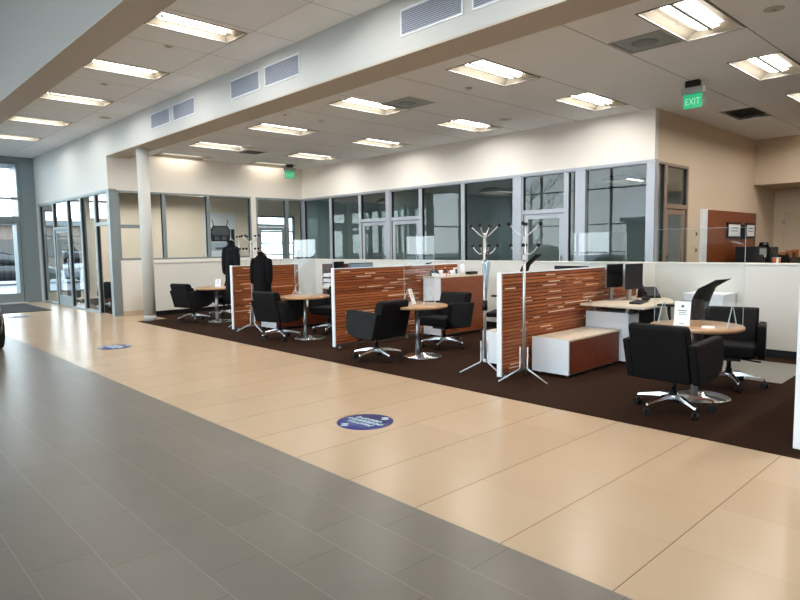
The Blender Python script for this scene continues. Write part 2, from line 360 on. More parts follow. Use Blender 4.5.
# ---- glazed walls: each bay is a window or a door of its own
NW = [0]; ND = [0]
def bay(axis, c, a0, a1, z0, z1, fm, gm, kind='window', transom=None, fw=0.05, depth=0.10, leafm=None, mid=(), vert=(), handle=True, open_=False):
    """a glazed bay between a0 and a1 on the plane axis=c; frame profile fw; thickness depth"""
    if a0 > a1: a0, a1 = a1, a0
    n = NW if kind == 'window' else ND; n[0] += 1
    root = sroot('%s_%d' % (kind, n[0]))
    def bx(mb, p0, p1, q0, q1, d0, d1, m=0):
        if axis == 'x': mb.box(c + d0, c + d1, p0, p1, q0, q1, m)
        else: mb.box(p0, p1, c + d0, c + d1, q0, q1, m)
    h = depth / 2
    b = MB()
    bx(b, a0, a0 + fw, z0, z1, -h, h); bx(b, a1 - fw, a1, z0, z1, -h, h); bx(b, a0 + fw, a1 - fw, z1 - fw, z1, -h, h)
    if kind == 'window' and not open_: bx(b, a0 + fw, a1 - fw, z0, z0 + fw, -h, h)
    if transom: bx(b, a0 + fw, a1 - fw, transom - .04, transom + .04, -h, h)
    for z in mid: bx(b, a0 + fw, a1 - fw, z - .03, z + .03, -h, h)
    for p in vert: bx(b, p - .03, p + .03, z0 + fw, z1 - fw, -h, h)
    b.build('window_frame' if kind == 'window' else 'door_frame', fm, root, bevel=0.004)
    g = MB(); bx(g, a0 + fw - .01, a0 + fw + .008, z0 + .02, z1 - fw, -.03, .03); bx(g, a1 - fw - .008, a1 - fw + .01, z0 + .02, z1 - fw, -.03, .03)
    g.build('gasket', GASKET, root)
    if kind == 'window':
        p = MB(); bx(p, a0 + fw, a1 - fw, (transom + .04) if open_ else z0 + fw, z1 - fw, -.006, .006); p.build('pane', gm, root)
    else:
        t = transom or z1
        if transom:
            p = MB(); bx(p, a0 + fw, a1 - fw, t + .04, z1 - fw, -.006, .006); p.build('transom_pane', gm, root)
        s = 0.09; e0, e1, zt = a0 + fw + .012, a1 - fw - .012, t - .045
        d = MB(); bx(d, e0, e0 + s, .01, zt, -.025, .025); bx(d, e1 - s, e1, .01, zt, -.025, .025)
        bx(d, e0 + s, e1 - s, zt - s, zt, -.025, .025); bx(d, e0 + s, e1 - s, .01, .28, -.025, .025)
        leaf = d.build('door_leaf', leafm or fm, root, bevel=0.003)
        p = MB(); bx(p, e0 + s, e1 - s, .28, zt - s, -.006, .006); p.build('door_pane', gm, leaf)
        if handle:
            q = MB(); y = e0 + s / 2
            bx(q, y - .012, y + .012, .85, 1.30, -.075, -.05); bx(q, y - .012, y + .012, .88, .91, -.05, -.02); bx(q, y - .012, y + .012, 1.24, 1.27, -.05, -.02)
            q.build('handle', STEEL, leaf)
    return root

ZT = 2.86
# back wall of offices (plane x = 10.14)
def back(a0, a1, kind='window', **k): bay('x', 10.16, a0, a1, 0, ZT, ALU, GLASSD, kind, fw=k.pop('fw', .05), **k)
back(13.36, 14.62); back(12.13, 13.36)
back(11.10, 12.13, 'door', transom=2.16); back(9.97, 11.0, 'door', transom=2.16)
back(8.70, 9.97); back(7.30, 8.70); back(6.20, 7.20, 'door', transom=2.13); back(5.92, 6.20); back(4.62, 5.90)
SB('trim_1', ALU, (10.09, 10.22, 10.98, 11.12, 0, ZT)); SB('trim_2', ALU, (10.09, 10.22, 7.18, 7.38, 0, ZT)); SB('trim_3', ALU, (10.09, 10.22, 5.80, 6.00, 0, ZT))
SB('trim_4', ALU, (10.09, 10.24, 4.54, 4.68, 0, ZT)); SB('trim_5', ALU, (10.08, 10.24, 14.60, 14.74, 0, ZT))
SB('trim_6', ALU, (10.08, 10.24, 4.53, 14.74, ZT - .03, ZT + .015))
# return side (plane y = 4.6): narrow pane and a brown framed door
bay('y', 4.60, 10.22, 10.56, 0, ZT, BRONZE, GLASS, fw=.04)
bay('y', 4.60, 10.56, 11.50, 0, ZT, BRONZE, GLASS, 'door', transom=2.13, fw=.05)
# inner north wall (plane y = 14.66)
bay('y', 14.67, 5.05, 5.76, 1.27, ZT, ALUB, GLASS, transom=2.05)
bay('y', 14.67, 5.76, 6.12, 1.27, ZT, ALUB, GLASS, fw=.04)
bay('y', 14.67, 6.12, 7.25, 1.27, ZT, ALUB, GLASS, fw=.04); bay('y', 14.67, 7.25, 8.46, 1.27, ZT, ALUB, GLASS, fw=.04)
bay('y', 14.67, 8.60, 9.58, 0, ZT, ALUB, GLASS, 'door', transom=2.12, fw=.06); bay('y', 14.67, 9.58, 10.10, 0, ZT, ALUB, GLASS, fw=.05)
# corner office glass wall along the hall (plane x = 4.93)
def hallg(a0, a1, kind='window', **k): bay('x', 4.93, a0, a1, 0, ZT, ALUB, GLASS, kind, **k)
SB('trim_7', ALUB, (4.86, 5.05, 14.58, 14.70, 0, ZT), (4.86, 4.98, 14.70, 14.74, 0, ZT))
hallg(14.74, 15.66, transom=2.12, open_=True); hallg(15.66, 16.74); hallg(16.74, 17.83); hallg(17.83, 19.18, 'door', transom=2.12, handle=True); hallg(19.18, 20.58)
SB('trim_8', ALUB, (4.85, 5.02, 14.55, 20.60, ZT - .02, ZT + .02))
# entrance wall (plane y = 20.92) of the hall, and the tall glazing of the showroom
SB('trim_9', ALUB, (4.50, 4.86, 20.80, 21.0, 0, 4.26)); SB('trim_10', ALUB, (2.62, 4.50, 20.82, 21.0, 4.10, 4.26))
bay('y', 20.91, 3.55, 4.50, 2.46, 4.10, ALUB, GLASSX, mid=(3.05,), fw=.07); bay('y', 20.91, 2.60, 3.55, 2.46, 4.10, ALUB, GLASSX, mid=(3.05,), fw=.07)
bay('y', 20.91, 3.55, 4.50, 0, 2.46, ALUB, GLASSX, 'door', fw=.06); bay('y', 20.91, 2.60, 3.55, 0, 2.46, ALUB, GLASSX, 'door', fw=.06)
for k in range(3):
    bay('y', 20.91, -3.76 + 2.12 * k, -3.76 + 2.12 * (k + 1), 0, 4.2, ALUB, GLASSX, mid=(1.1, 2.46), fw=.05)
SB('wall_north_showroom', W_PAINT, (-8.1, -3.76, 20.85, 21.0, 0, 6.1), (-3.76, 2.6, 20.85, 21.0, 4.2, 6.1))
for k in range(14):
    bay('x', -8.05, -7 + 1.99 * k, -7 + 1.99 * (k + 1), 0, 6.0, ALUB, GLASSX, mid=(1.1, 2.46, 4.2), fw=.05)
# outer windows of the corner offices
bay('y', 20.92, 5.05, 6.25, 0.25, 2.75, ALUB, GLASSX, mid=(1.95,), fw=.06)
bay('y', 20.92, 11.9, 14.0, 0.30, 2.75, ALUB, GLASSX, mid=(1.25, 1.70, 2.15), fw=.07)
# added canopy against the sky, then the vestibule outside the entrance
SB('added_canopy', ALUB, (-4.2, 5.2, 21.0, 24.2, 4.27, 4.45))  # unseen canopy added to cut the sky light entering the hall
SB('trim_11', ALUB, (3.95, 4.25, 23.6, 23.9, 0, 4.3)); SB('trim_12', ALUB, (2.2, 5.0, 23.6, 23.8, 2.4, 2.6)); SB('trim_13', ALUB, (4.85, 5.0, 21.0, 23.9, 0, 4.3))
# door at the far end of the recess
ND[0] += 1
dr = sroot('door_%d' % ND[0])
MB().box(16.47, 16.5, 4.33, 4.38, 0, 2.24).box(16.47, 16.5, 3.24, 3.29, 0, 2.24).box(16.47, 16.5, 3.29, 4.33, 2.19, 2.24).build('door_frame', TAN, dr, bevel=.004)
MB().box(16.475, 16.497, 3.295, 4.325, .01, 2.185).build('door_leaf', mat('tan_door', lin(206, 186, 160), .5), dr, bevel=.003)
hb = MB()
for z in (.35, 1.2, 1.95): hb.box(16.462, 16.47, 4.30, 4.36, z - .05, z + .05)
hb.build('hinge', STEEL, dr)

# ------------------------------------------------------------------ ceiling lamps
def make_light(w, d):
    t = thing('ceiling_light', 'x', 'ceiling light')
    hw, hd = w / 2, d / 2
    fr = MB(); e = .02
    fr.box(-hw, hw, -hd, -hd + e, -.012, .012); fr.box(-hw, hw, hd - e, hd, -.012, .012); fr.box(-hw, -hw + e, -hd + e, hd - e, -.012, .012); fr.box(hw - e, hw, -hd + e, hd - e, -.012, .012)
    fr.build('frame', LRIM, t)
    # vaulted reflector: open box whose long sides curve up to the lamp
    rf = MB(); zt = .085; n = 8
    for sgn in (-1, 1):
        prev = None
        for i in range(n + 1):
            a = i / n
            y = sgn * (hd - e - a * (hd - e - .06)); z = zt * math.sin(a * math.pi / 2)
            cur = [(-hw + e, y, z), (hw - e, y, z)]
            if prev: rf.add(prev + cur, [(0, 1, 3, 2)], 0, True)
            prev = cur
    rf.add([(-hw + e, -.06, zt), (hw - e, -.06, zt), (hw - e, .06, zt), (-hw + e, .06, zt)], [(0, 1, 2, 3)])
    for s in (-1, 1):
        x = s * (hw - e); xi = s * (hw - e - .10)
        rf.add([(x, -hd + e, 0), (x, hd - e, 0), (xi, hd - e - .12, zt), (xi, -hd + e + .12, zt)], [(0, 1, 2, 3)])
    rf.build('reflector', REFLECT, t)
    c = MB(); L_ = hw - .13
    c.add([(-L_, .02, .030), (L_, .02, .030), (L_, .125, .046), (-L_, .125, .046)], [(0, 1, 2, 3)])
    c.build('lamp_lens', LENS, t)
    c = MB()
    c.add([(-L_, -.02, .030), (L_, -.02, .030), (L_, -.085, .040), (-L_, -.085, .040)], [(3, 2, 1, 0)])
    c.build('lamp_lens', LENSD, t)
    MB().box(-L_ - .02, L_ + .02, -.018, .018, .018, .05).build('lamp_rail', VENTM, t)
    return t
def cutout(o, holes, name):
    """replace a ceiling slab by one with rectangular openings (x0,x1,y0,y1)"""
    me = o.data; x0, x1 = min(v.co.x for v in me.vertices), max(v.co.x for v in me.vertices)
    y0, y1 = min(v.co.y for v in me.vertices), max(v.co.y for v in me.vertices); z0, z1 = min(v.co.z for v in me.vertices), max(v.co.z for v in me.vertices)
    xs = sorted({x0, x1} | {h[0] for h in holes} | {h[1] for h in holes}); ys = sorted({y0, y1} | {h[2] for h in holes} | {h[3] for h in holes})
    b = MB()
    for i in range(len(xs) - 1):
        for j in range(len(ys) - 1):
            cx, cy = (xs[i] + xs[i + 1]) / 2, (ys[j] + ys[j + 1]) / 2
            if any(h[0] < cx < h[1] and h[2] < cy < h[3] for h in holes): continue
            b.add([(xs[i], ys[j], z0), (xs[i + 1], ys[j], z0), (xs[i + 1], ys[j + 1], z0), (xs[i], ys[j + 1], z0)], [(3, 2, 1, 0)])
    b.add([(x0, y0, z1), (x1, y0, z1), (x1, y1, z1), (x0, y1, z1)], [(0, 1, 2, 3)])
    m2 = bpy.data.meshes.new(name); m2.from_pydata(b.v, [], b.f); m2.materials.append(me.materials[0]); o.data = m2
holes = []
lproto = make_light(1.22, .60)
ys = [2.575 + 2.46 * k for k in range(-2, 5)] + [14.30]
rows = ['two rows south of the nearest table', 'one row south of the nearest table', 'over the nearest round table bay', 'level with the coat rack screen',
        'level with the tall brown cabinet', 'level with the middle screen', 'level with the farthest screen', 'hard against the north wall']
first = True
for k, y in enumerate(ys):
    for cx, side in ((6.49, 'in the line by the bulkhead'), (8.92, 'in the line by the office glass')):
        lab = 'recessed light %s, %s' % (rows[k], side)
        if first: o = lproto; first = False; o.location = (cx, y, 3.705); o['label'] = lab; o['group'] = 'recessed lights over the sales area'
        else: o = dup(lproto, (cx, y, 3.705), 0, lab, 'recessed lights over the sales area')
        if y > 14:
            for c in o.children:
                if c.name.startswith('lamp_lens'): c.data = c.data.copy(); c.data.materials[0] = LENS_SOFT
        holes.append((cx - .6, cx + .6, y - .295, y + .295))
for x, y, lab in ((11.36, 2.575, 'recessed light over the aisle by the tan wall'), (11.36, .115, 'recessed light over the aisle, one row south of the tan wall light'), (13.80, 2.575, 'recessed light over the coffee counter'), (13.80, .115, 'recessed light one row south of the coffee counter')):
    dup(lproto, (x, y, 3.705), 0, lab, 'recessed lights over the sales area'); holes.append((x - .6, x + .6, y - .295, y + .295))
holes_vent = [(6.50, 7.04, 2.90, 3.48), (11.25, 12.35, 3.45, 4.03), (6.50, 7.06, 6.62, 7.26), (7.15, 7.72, 12.45, 13.02)]
cutout(bpy.data.objects['ceiling'], holes + holes_vent, 'ceiling')
hl = []
lp2 = make_light(1.12, .52)
hrow = ['nearest the door end of the glass office', 'fourth from the round column end', 'third from the round column end', 'second from the round column end', 'level with the farther pair of wall vents', 'level with the middle pair of wall vents', 'beside the nearest pair of wall vents', 'over the nearer end of the hall']
hy = [17.25, 14.8, 12.3, 9.83, 7.45, 5.0, 2.55, 0.1]
hn = ['nearest the entrance doors', 'second from the entrance doors', 'third from the entrance doors', 'fourth from the entrance doors, longest row light fully seen beside the beam edge', 'largest in view, beside the paired wall grilles', 'sixth from the entrance doors', 'seventh from the entrance doors', 'eighth from the entrance doors']
for k, y in enumerate(hy):
    lab = 'narrow recessed hall ceiling light, ' + ['nearest the entrance doors', 'second from the entrance doors', 'third from the entrance doors', 'fourth from the entrance doors', 'fifth from the entrance, largest in view', 'sixth from the entrance doors', 'seventh from the entrance doors', 'eighth from the entrance doors'][k]
    if k == 0: o = lp2; o.location = (3.64, y, 4.245); o['label'] = lab; o['group'] = 'recessed lights over the hall'
    else: dup(lp2, (3.64, y, 4.245), 0, lab, 'recessed lights over the hall')
    hl.append((3.64 - .55, 3.64 + .55, y - .25, y + .25))
cutout(bpy.data.objects['ceiling_hall'], hl, 'ceiling_hall')
for i, (x, y, lab) in enumerate(((6.9, 17.6, 'added unseen light inside the corner office over its carpet'), (11.6, 17.8, 'added unseen light inside the inner corner office by the striped window'), (12.2, 6.0, 'light inside the back office behind the brown door'), (9.2, 17.6, 'added unseen light inside the corner office before the car poster'), (6.9, 19.3, 'added unseen light inside the corner office close to its north wall'), (9.2, 19.3, 'added unseen light inside the corner office closest to the car poster'), (9.2, 15.7, 'added unseen light inside the corner office close to the glazed partition'), (12.2, 9.2, 'light inside the middle back office'), (12.2, 12.9, 'light inside the farthest back office'))):  # corner office lights are added out of sight to brighten its walls
    o = dup(lproto, (x, y, 2.77 if y < 14 else 3.26), 0, lab, 'lights inside the offices')
    if y < 14:
        for c in o.children:
            if c.name.startswith('lamp_lens'): c.data = c.data.copy(); c.data.materials[0] = LENS_SOFT

# air vents in the tiles
def air_vent(x0, x1, y0, y1, label, kind):
    cx, cy = (x0 + x1) / 2, (y0 + y1) / 2; hx, hy_ = (x1 - x0) / 2, (y1 - y0) / 2
    t = thing('ceiling_vent', label, 'air vent', (cx, cy, 3.70), 0, 'air vents in the tiled ceiling')
    e = .03
    MB().box(-hx, hx, -hy_, -hy_ + e, -.008, .02).box(-hx, hx, hy_ - e, hy_, -.008, .02).box(-hx, -hx + e, -hy_ + e, hy_ - e, -.008, .02).box(hx - e, hx, -hy_ + e, hy_ - e, -.008, .02).build('frame', LAM if kind != 'plate' else VENTM, t)
    MB().box(-hx, hx, -hy_, hy_, .06, .07).build('backing', VENTB, t)
    if kind == 'plate':
        MB().box(-hx + .04, hx - .04, -hy_ + .04, hy_ - .04, -.004, .006).build('plate', VENTM, t)
        MB().lathe([(.0, -.010), (.10, -.009), (.14, -.004), (.0, -.003)], n=28).build('diffuser_ring', mat('vent_ring', lin(132, 140, 138), .5), t)
    else:
        s = MB(); n = 9
        for i in range(n):
            y = -hy_ + e + (i + .5) * (2 * hy_ - 2 * e) / n
            s.obox(Matrix.Translation((0, y, .018)) @ Matrix.Rotation(R(38), 4, 'X'), 2 * hx - 2 * e, .045, .004)
        s.build('louvre_slats', VENTM, t)
    return t
air_vent(6.50, 7.04, 2.90, 3.48, 'square flat grey plate vent beside the largest sales area light', 'plate')
air_vent(11.25, 12.35, 3.45, 4.03, 'long dark louvred vent near the tan wall beyond the exit sign', 'louvre')
air_vent(6.50, 7.06, 6.62, 7.26, 'square dark plate vent joined to a light halfway along the bulkhead', 'plate')
air_vent(7.15, 7.72, 12.45, 13.02, 'small louvred vent between lights near the white column', 'louvre')

# wall grilles in pairs on the bulkhead (plane x = 4.86)
def wall_grille(y0, y1, z0, z1, label):
    w = y1 - y0; h = z1 - z0
    t = thing('wall_vent', label, 'air vent', (4.86, y0, z0), 0, 'wall vents along the bulkhead'); e = .02
    MB().box(-.012, -.001, 0, e, 0, h).box(-.012, -.001, w - e, w, 0, h).box(-.012, -.001, e, w - e, 0, e).box(-.012, -.001, e, w - e, h - e, h).build('frame', LAM, t)
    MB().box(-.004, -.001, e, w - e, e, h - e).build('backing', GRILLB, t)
    s = MB(); n = 12
    for i in range(n):
        z = e + (i + .5) * (h - 2 * e) / n
        s.obox(Matrix.Translation((-.009, w / 2, z)) @ Matrix.Rotation(R(-35), 4, 'Y'), .012, w - 2 * e, .008)
    s.build('louvre_slats', GRILLE, t)
for y0, y1, lab in ((11.15, 12.02, 'pale louvred wall vent nearest the round column'), (10.13, 11.02, 'pale louvred wall vent, second from the round column'), (8.03, 8.89, 'pale louvred wall vent, third from the round column'),
                    (7.01, 7.89, 'pale louvred wall vent, fourth from the round column'), (4.16, 5.06, 'largest pale louvred wall vent seen whole, cut by the upper edge'), (3.14, 4.04, 'pale louvred wall vent mostly cut off by the upper edge')):
    wall_grille(y0, y1, 3.80, 4.09, lab)

def text_mesh(s, size):
    cu = bpy.data.curves.new('t', 'FONT'); cu.body = s; cu.size = size; cu.extrude = .001; cu.align_x = 'CENTER'; cu.align_y = 'CENTER'
    o = bpy.data.objects.new('t', cu); COL.objects.link(o)
    me = bpy.data.meshes.new_from_object(o.evaluated_get(bpy.context.evaluated_depsgraph_get()))
    bpy.data.objects.remove(o); bpy.data.curves.remove(cu); return me
def exit_sign(loc, rz, label, w=.25):
    t = thing('exit_sign', label, 'exit sign', loc, rz, 'hanging exit signs')   # local: faces -x, width along y
    MB().box(-.05, .05, -.09, .09, -.035, .05).build('ceiling_mount', BLACK, t, bevel=.004)
    MB().box(-.035, .035, -w * .62, w * .62, -.125, -.035).build('housing', STEEL, t, bevel=.006)
    MB().box(-.004, .004, -w / 2, w / 2, -.315, -.125).build('sign_panel', GREEN, t, bevel=.003)
    for s in (-1, 1):
        me = text_mesh('EXIT', .115); o = bpy.data.objects.new('lettering', me); COL.objects.link(o); o.parent = t
        me.materials.clear(); me.materials.append(GREENB)
        o.location = (.0055 * s, 0, -.23); o.rotation_euler = (R(90), 0, R(90) if s > 0 else R(-90)); o.scale = (.85, 1.1, 1)
    for s in (-1, 1):
        MB().prism([(s * .155, -.23), (s * .178, -.20), (s * .178, -.212), (s * .165, -.23), (s * .178, -.248), (s * .178, -.26)], -.003, .003, 'x').build('chevron', mat('chevron_glass', lin(110, 170, 170), .3), t)
exit_sign((8.85, 3.48, 3.65), 0, 'green EXIT sign hanging over the desks near the tan wall')
exit_sign((9.25, 13.95, 3.65), 65, 'green EXIT sign hanging in the far inner corner')
def disc(loc, r, h, label, name='smoke_detector', cat='smoke detector', m=LAM):
    loc = (loc[0], loc[1], loc[2] + .003)
    t = thing(name, label, cat, loc)
    MB().lathe([(0, 0), (r, 0), (r, -h * .4), (r * .75, -h), (0, -h)], n=24).build('housing', m, t)
    MB().lathe([(0, -h), (r * .3, -h), (r * .25, -h - .006), (0, -h - .006)], n=16).build('sensor_cap', VENTM, t)
disc((5.68, 8.65, 3.70), .10, .05, 'white domed smoke detector beside the bulkhead soffit')
disc((6.76, 1.93, 3.70), .09, .012, 'round flush ceiling speaker near the largest ceiling light', 'ceiling_speaker', 'speaker', SOFFIT)
disc((8.94, 6.70, 3.70), .12, .012, 'round flush ceiling speaker by the office wall', 'ceiling_speaker', 'speaker', SOFFIT)
disc((6.79, 5.72, 3.70), .05, .02, 'small dark sprinkler plate between two sales area lights', 'ceiling_sprinkler', 'sprinkler', VENTM)
disc((6.55, 8.85, 3.70), .05, .02, 'small dark sprinkler plate near the plate vent', 'ceiling_sprinkler', 'sprinkler', VENTM)
disc((3.66, 8.35, 4.24), .06, .012, 'small round cover in the hall ceiling by its largest light', 'ceiling_sprinkler', 'sprinkler', SOFFIT)
disc((3.66, 10.9, 4.24), .06, .012, 'small round cover in the hall ceiling between third and fourth lights', 'ceiling_sprinkler', 'sprinkler', SOFFIT)
disc((4.55, 13.6, 4.24), .12, .012, 'round flush hall ceiling speaker near the bulkhead', 'ceiling_speaker', 'speaker', SOFFIT)

# ------------------------------------------------------------------ tub chairs
def make_chair():
    t = thing('tub_chair', 'x', 'chair')
    MB().prism([(-.20, .31), (-.25, .30), (-.375, .77), (-.36, .80), (-.29, .805), (-.255, .77), (-.17, .46)], -.25, .25).build('backrest', DKFAB, t, bevel=.022, seg=4)
    MB().prism([(-.20, .62), (-.285, .79), (-.255, .80), (-.225, .77), (-.12, .46), (-.17, .45)], -.235, .235).build('back_cushion', DKFAB, t, bevel=.018, seg=4)
    for s in (-1, 1):
        MB().prism([(-.235, .30), (-.338, .655), (.18, .685), (.238, .668), (.258, .46), (.225, .37), (.10, .315)], s * .252, s * .325).build('armrest', DOTFAB, t, bevel=.02, seg=4)
    MB().box(-.17, .29, -.247, .247, .335, .47).build('seat', DKFAB, t, bevel=.035, seg=4)
    MB().box(-.13, .13, -.11, .11, .285, .335).tube([(.02, .08, .30), (.05, .24, .285), (.06, .29, .285)], .009).build('tilt_mechanism', BLACK, t)
    MB().cyl(0, 0, .19, .29, .022, 16).cyl(0, 0, .10, .19, .032, 16).build('gas_column', BLACK, t)
    MB().lathe([(0, .10), (.05, .10), (.055, .135), (.04, .16), (0, .16)], n=20).build('hub', CHROME, t)
    for k in range(5):
        a = R(72 * k + 20); c, s = math.cos(a), math.sin(a); n = Vector((-s, c, 0)); d = Vector((c, s, 0))
        rings = []
        for r, w, z0, z1 in ((.03, .030, .105, .155), (.12, .026, .115, .155), (.26, .020, .098, .124), (.325, .016, .085, .108), (.335, .010, .080, .100)):
            p = d * r; rings.append([p + n * w + Vector((0, 0, z0)), p - n * w + Vector((0, 0, z0)), p - n * w * .6 + Vector((0, 0, z1)), p + n * w * .6 + Vector((0, 0, z1))])
        lg = MB().loft(rings, smooth=False).build('leg', CHROME, t, bevel=.004)
        p = d * .325; ax = (n * .8 + d * .6).normalized()
        cs = MB()
        for o in (-.018, .018): cs.cone(p + ax * (o - .010) + Vector((0, 0, .030)), p + ax * (o + .010) + Vector((0, 0, .030)), .030, .030, 14)
        cs.cone((p.x, p.y, .03), (p.x, p.y, .09), .008, .008, 8)
        cs.build('caster', BLACK, lg)
    return t
ch0 = make_chair()
CH = [((5.65, 12.23), 14, 'charcoal swivel tub chair facing the far round table, beside the white half wall'),
      ((6.45, 12.45), 190, 'charcoal swivel tub chair across the far round table, behind the hanging coat'),
      ((5.50, 8.71), 14, 'charcoal swivel tub chair with its back beside the black coat on the hanger'),
      ((6.56, 8.70), 195, 'charcoal swivel tub chair mostly hidden behind the middle slatted screen'),
      ((5.36, 6.13), 94, 'dotted-sided charcoal tub chair turned sideways in front of the middle slatted screen'),
      ((6.69, 6.13), 185, 'charcoal tub chair beside the tall brown veneer cabinet, facing the card table'),
      ((5.50, 2.26), -2, 'largest charcoal tub chair, its back to the hall floor, at the table with a notice'),
      ((6.84, 2.25), 195, 'charcoal tub chair behind the round table, in front of the clear floor mat')]
for k, ((x, y), rz, lab) in enumerate(CH):
    if k == 0: o = ch0; o.location = (x, y, .006); o.rotation_euler = (0, 0, R(rz)); o['label'] = lab; o['group'] = 'charcoal tub chairs at the round tables'
    else: dup(ch0, (x, y, .006), rz, lab, 'charcoal tub chairs at the round tables')
dup(ch0, (5.47, 16.60, .006), 150, 'black tub chair seen through the glass of the corner office', 'charcoal tub chairs at the round tables')

# ------------------------------------------------------------------ round tables
def make_table():
    t = thing('round_table', 'x', 'table')
    MB().lathe([(0, .672), (.40, .672), (.415, .682), (.415, .70), (.41, .708), (0, .71)], n=64).build('tabletop', [TABLEW], t)
    MB().lathe([(0, .655), (.12, .655), (.12, .672), (0, .672)], n=24).build('mounting_plate', STEEL, t)
    MB().cyl(0, 0, .03, .66, .032, 24).build('pole', STEEL, t)
    MB().lathe([(0, 0), (.255, 0), (.258, .008), (.245, .014), (.06, .026), (.034, .05), (0, .05)], .05, -.05, 48).build('base', CHROME, t)
    return t
tb0 = make_table()
TB = [((5.98, 11.86), 'round wooden pedestal table beside the white half wall'), ((5.83, 8.46), 'round wooden pedestal table between two slatted screens behind the hanger coat'),
      ((5.88, 5.88), 'round wooden pedestal table with a leaning white card and clear shield'), ((6.10, 2.31), 'round wooden pedestal table holding the standing notice, closest to the hall')]
for k, ((x, y), lab) in enumerate(TB):
    if k == 0: tb0.location = (x, y, .006); tb0['label'] = lab; tb0['group'] = 'round wooden tables'
    else: dup(tb0, (x, y, .006), 0, lab, 'round wooden tables')
ZTB = .716

# ------------------------------------------------------------------ slatted screens
def screen(name, x0, y, L, label, seed, H=1.19):
    t = thing(name, label, 'partition', (x0, y, .006), 0, 'slatted wooden screens')
    rr = random.Random(seed); b = MB(); nr = 27; h = (H - .08) / nr; th = .020
    b.box(.022, L, -.012, .012, .07, H - .012, 2)
    for i in range(nr):
        z = .07 + i * h; x = .022; last = -1
        while x < L - .001:
            w = min(rr.uniform(.9, 2.4), L - x)
            if L - (x + w) < .3: w = L - x
            dz = rr.uniform(.007, .012); dp = rr.uniform(-.003, .003)
            k = rr.choice((0, 0, 3, 3, 3, 1)); b.box(x, x + w - .001, -th - dp, th + dp, z, z + h - dz, k)
            x += w
    for i in range(int(L * 17)):  # pale strips stand in for light seen between slats
        z = .07 + rr.randint(1, nr - 1) * h - .008; x = rr.uniform(.05, L - .7); w = rr.choice((.12, .2, .3, .5, .65)) * rr.uniform(.8, 1.1)
        b.box(x, x + w, -th - .005, th + .005, z, z + rr.uniform(.007, .011), 4)
    b.build('slat_panel', WOODS + [GAPLIGHT], t)
    MB().box(0, .022, -.030, .030, .03, H + .006).build('end_post', LAM, t, bevel=.004)
    MB().box(.022, L, -.028, .028, H - .012, H).build('top_cap', LAM, t)
    MB().box(.022, L, -.02, .02, .045, .07).build('bottom_rail', STEEL, t)
    for x in (.12, L * .55, L - .12):
        MB().cyl(x, 0, .012, .046, .012, 12).cyl(x, 0, 0, .013, .026, 12).build('foot', STEEL, t)
    return t
screen('slatted_screen', 5.45, 10.22, 1.45, 'brown slatted wooden screen behind the black coat, farthest of its kind', 3)
screen('slatted_screen', 5.47, 7.22, 2.75, 'brown slatted wooden screen with white end post behind the dotted chair', 5)
screen('slatted_screen', 5.45, 4.17, 3.25, 'brown slatted wooden screen with a coat rack and white box cabinet before it', 8)
screen('slatted_screen', 4.95, 1.16, 3.4, 'white-ended slatted screen cut off at the picture edge beside the carpet', 11)

# ------------------------------------------------------------------ cabinets and desks
def low_cabinet(x0, x1, y0, y1, h, label, veneer=VENEER):
    w, d = x1 - x0, y1 - y0
    t = thing('low_cabinet', label, 'cabinet', (x0, y0, .006), 0, 'low white cabinets')
    MB().box(0, .022, 0, d, .035, h).box(w - .022, w, 0, d, .035, h).box(.022, w - .022, d - .02, d, .035, h - .02).box(.022, w - .022, .02, d, .035, .055).build('carcass', LAM, t, bevel=.002)
    MB().box(.022, w, 0, d - .02, h - .02, h).box(.0, .022, 0, d, h, h + .002).build('top', LTOP, t, bevel=.002)
    n = 2
    for i in range(n):
        a = .024 + i * (w - .048) / n
        MB().box(a + .002, a + (w - .048) / n - .002, .0, .018, .05, h - .022).build('door', veneer, t, bevel=.001)
    MB().box(.02, w - .02, -.002, .014, .035, .048).build('bottom_trim', STEEL, t)
    for x in (.08, w - .08):
        for y in (.06, d - .06): MB().cyl(x, y, 0, .036, .018, 12).build('foot', STEEL, t)
    return t
low_cabinet(6.00, 7.20, 3.63, 4.11, .435, 'low white cabinet with dark red wood front and pale top before the coat rack screen')
low_cabinet(6.02, 7.10, 4.26, 4.86, .435, 'low white cabinet showing only its end behind the coat rack screen')
low_cabinet(6.00, 7.34, 9.65, 10.15, .40, 'low white cabinet with dark red front under the table near the black coat')

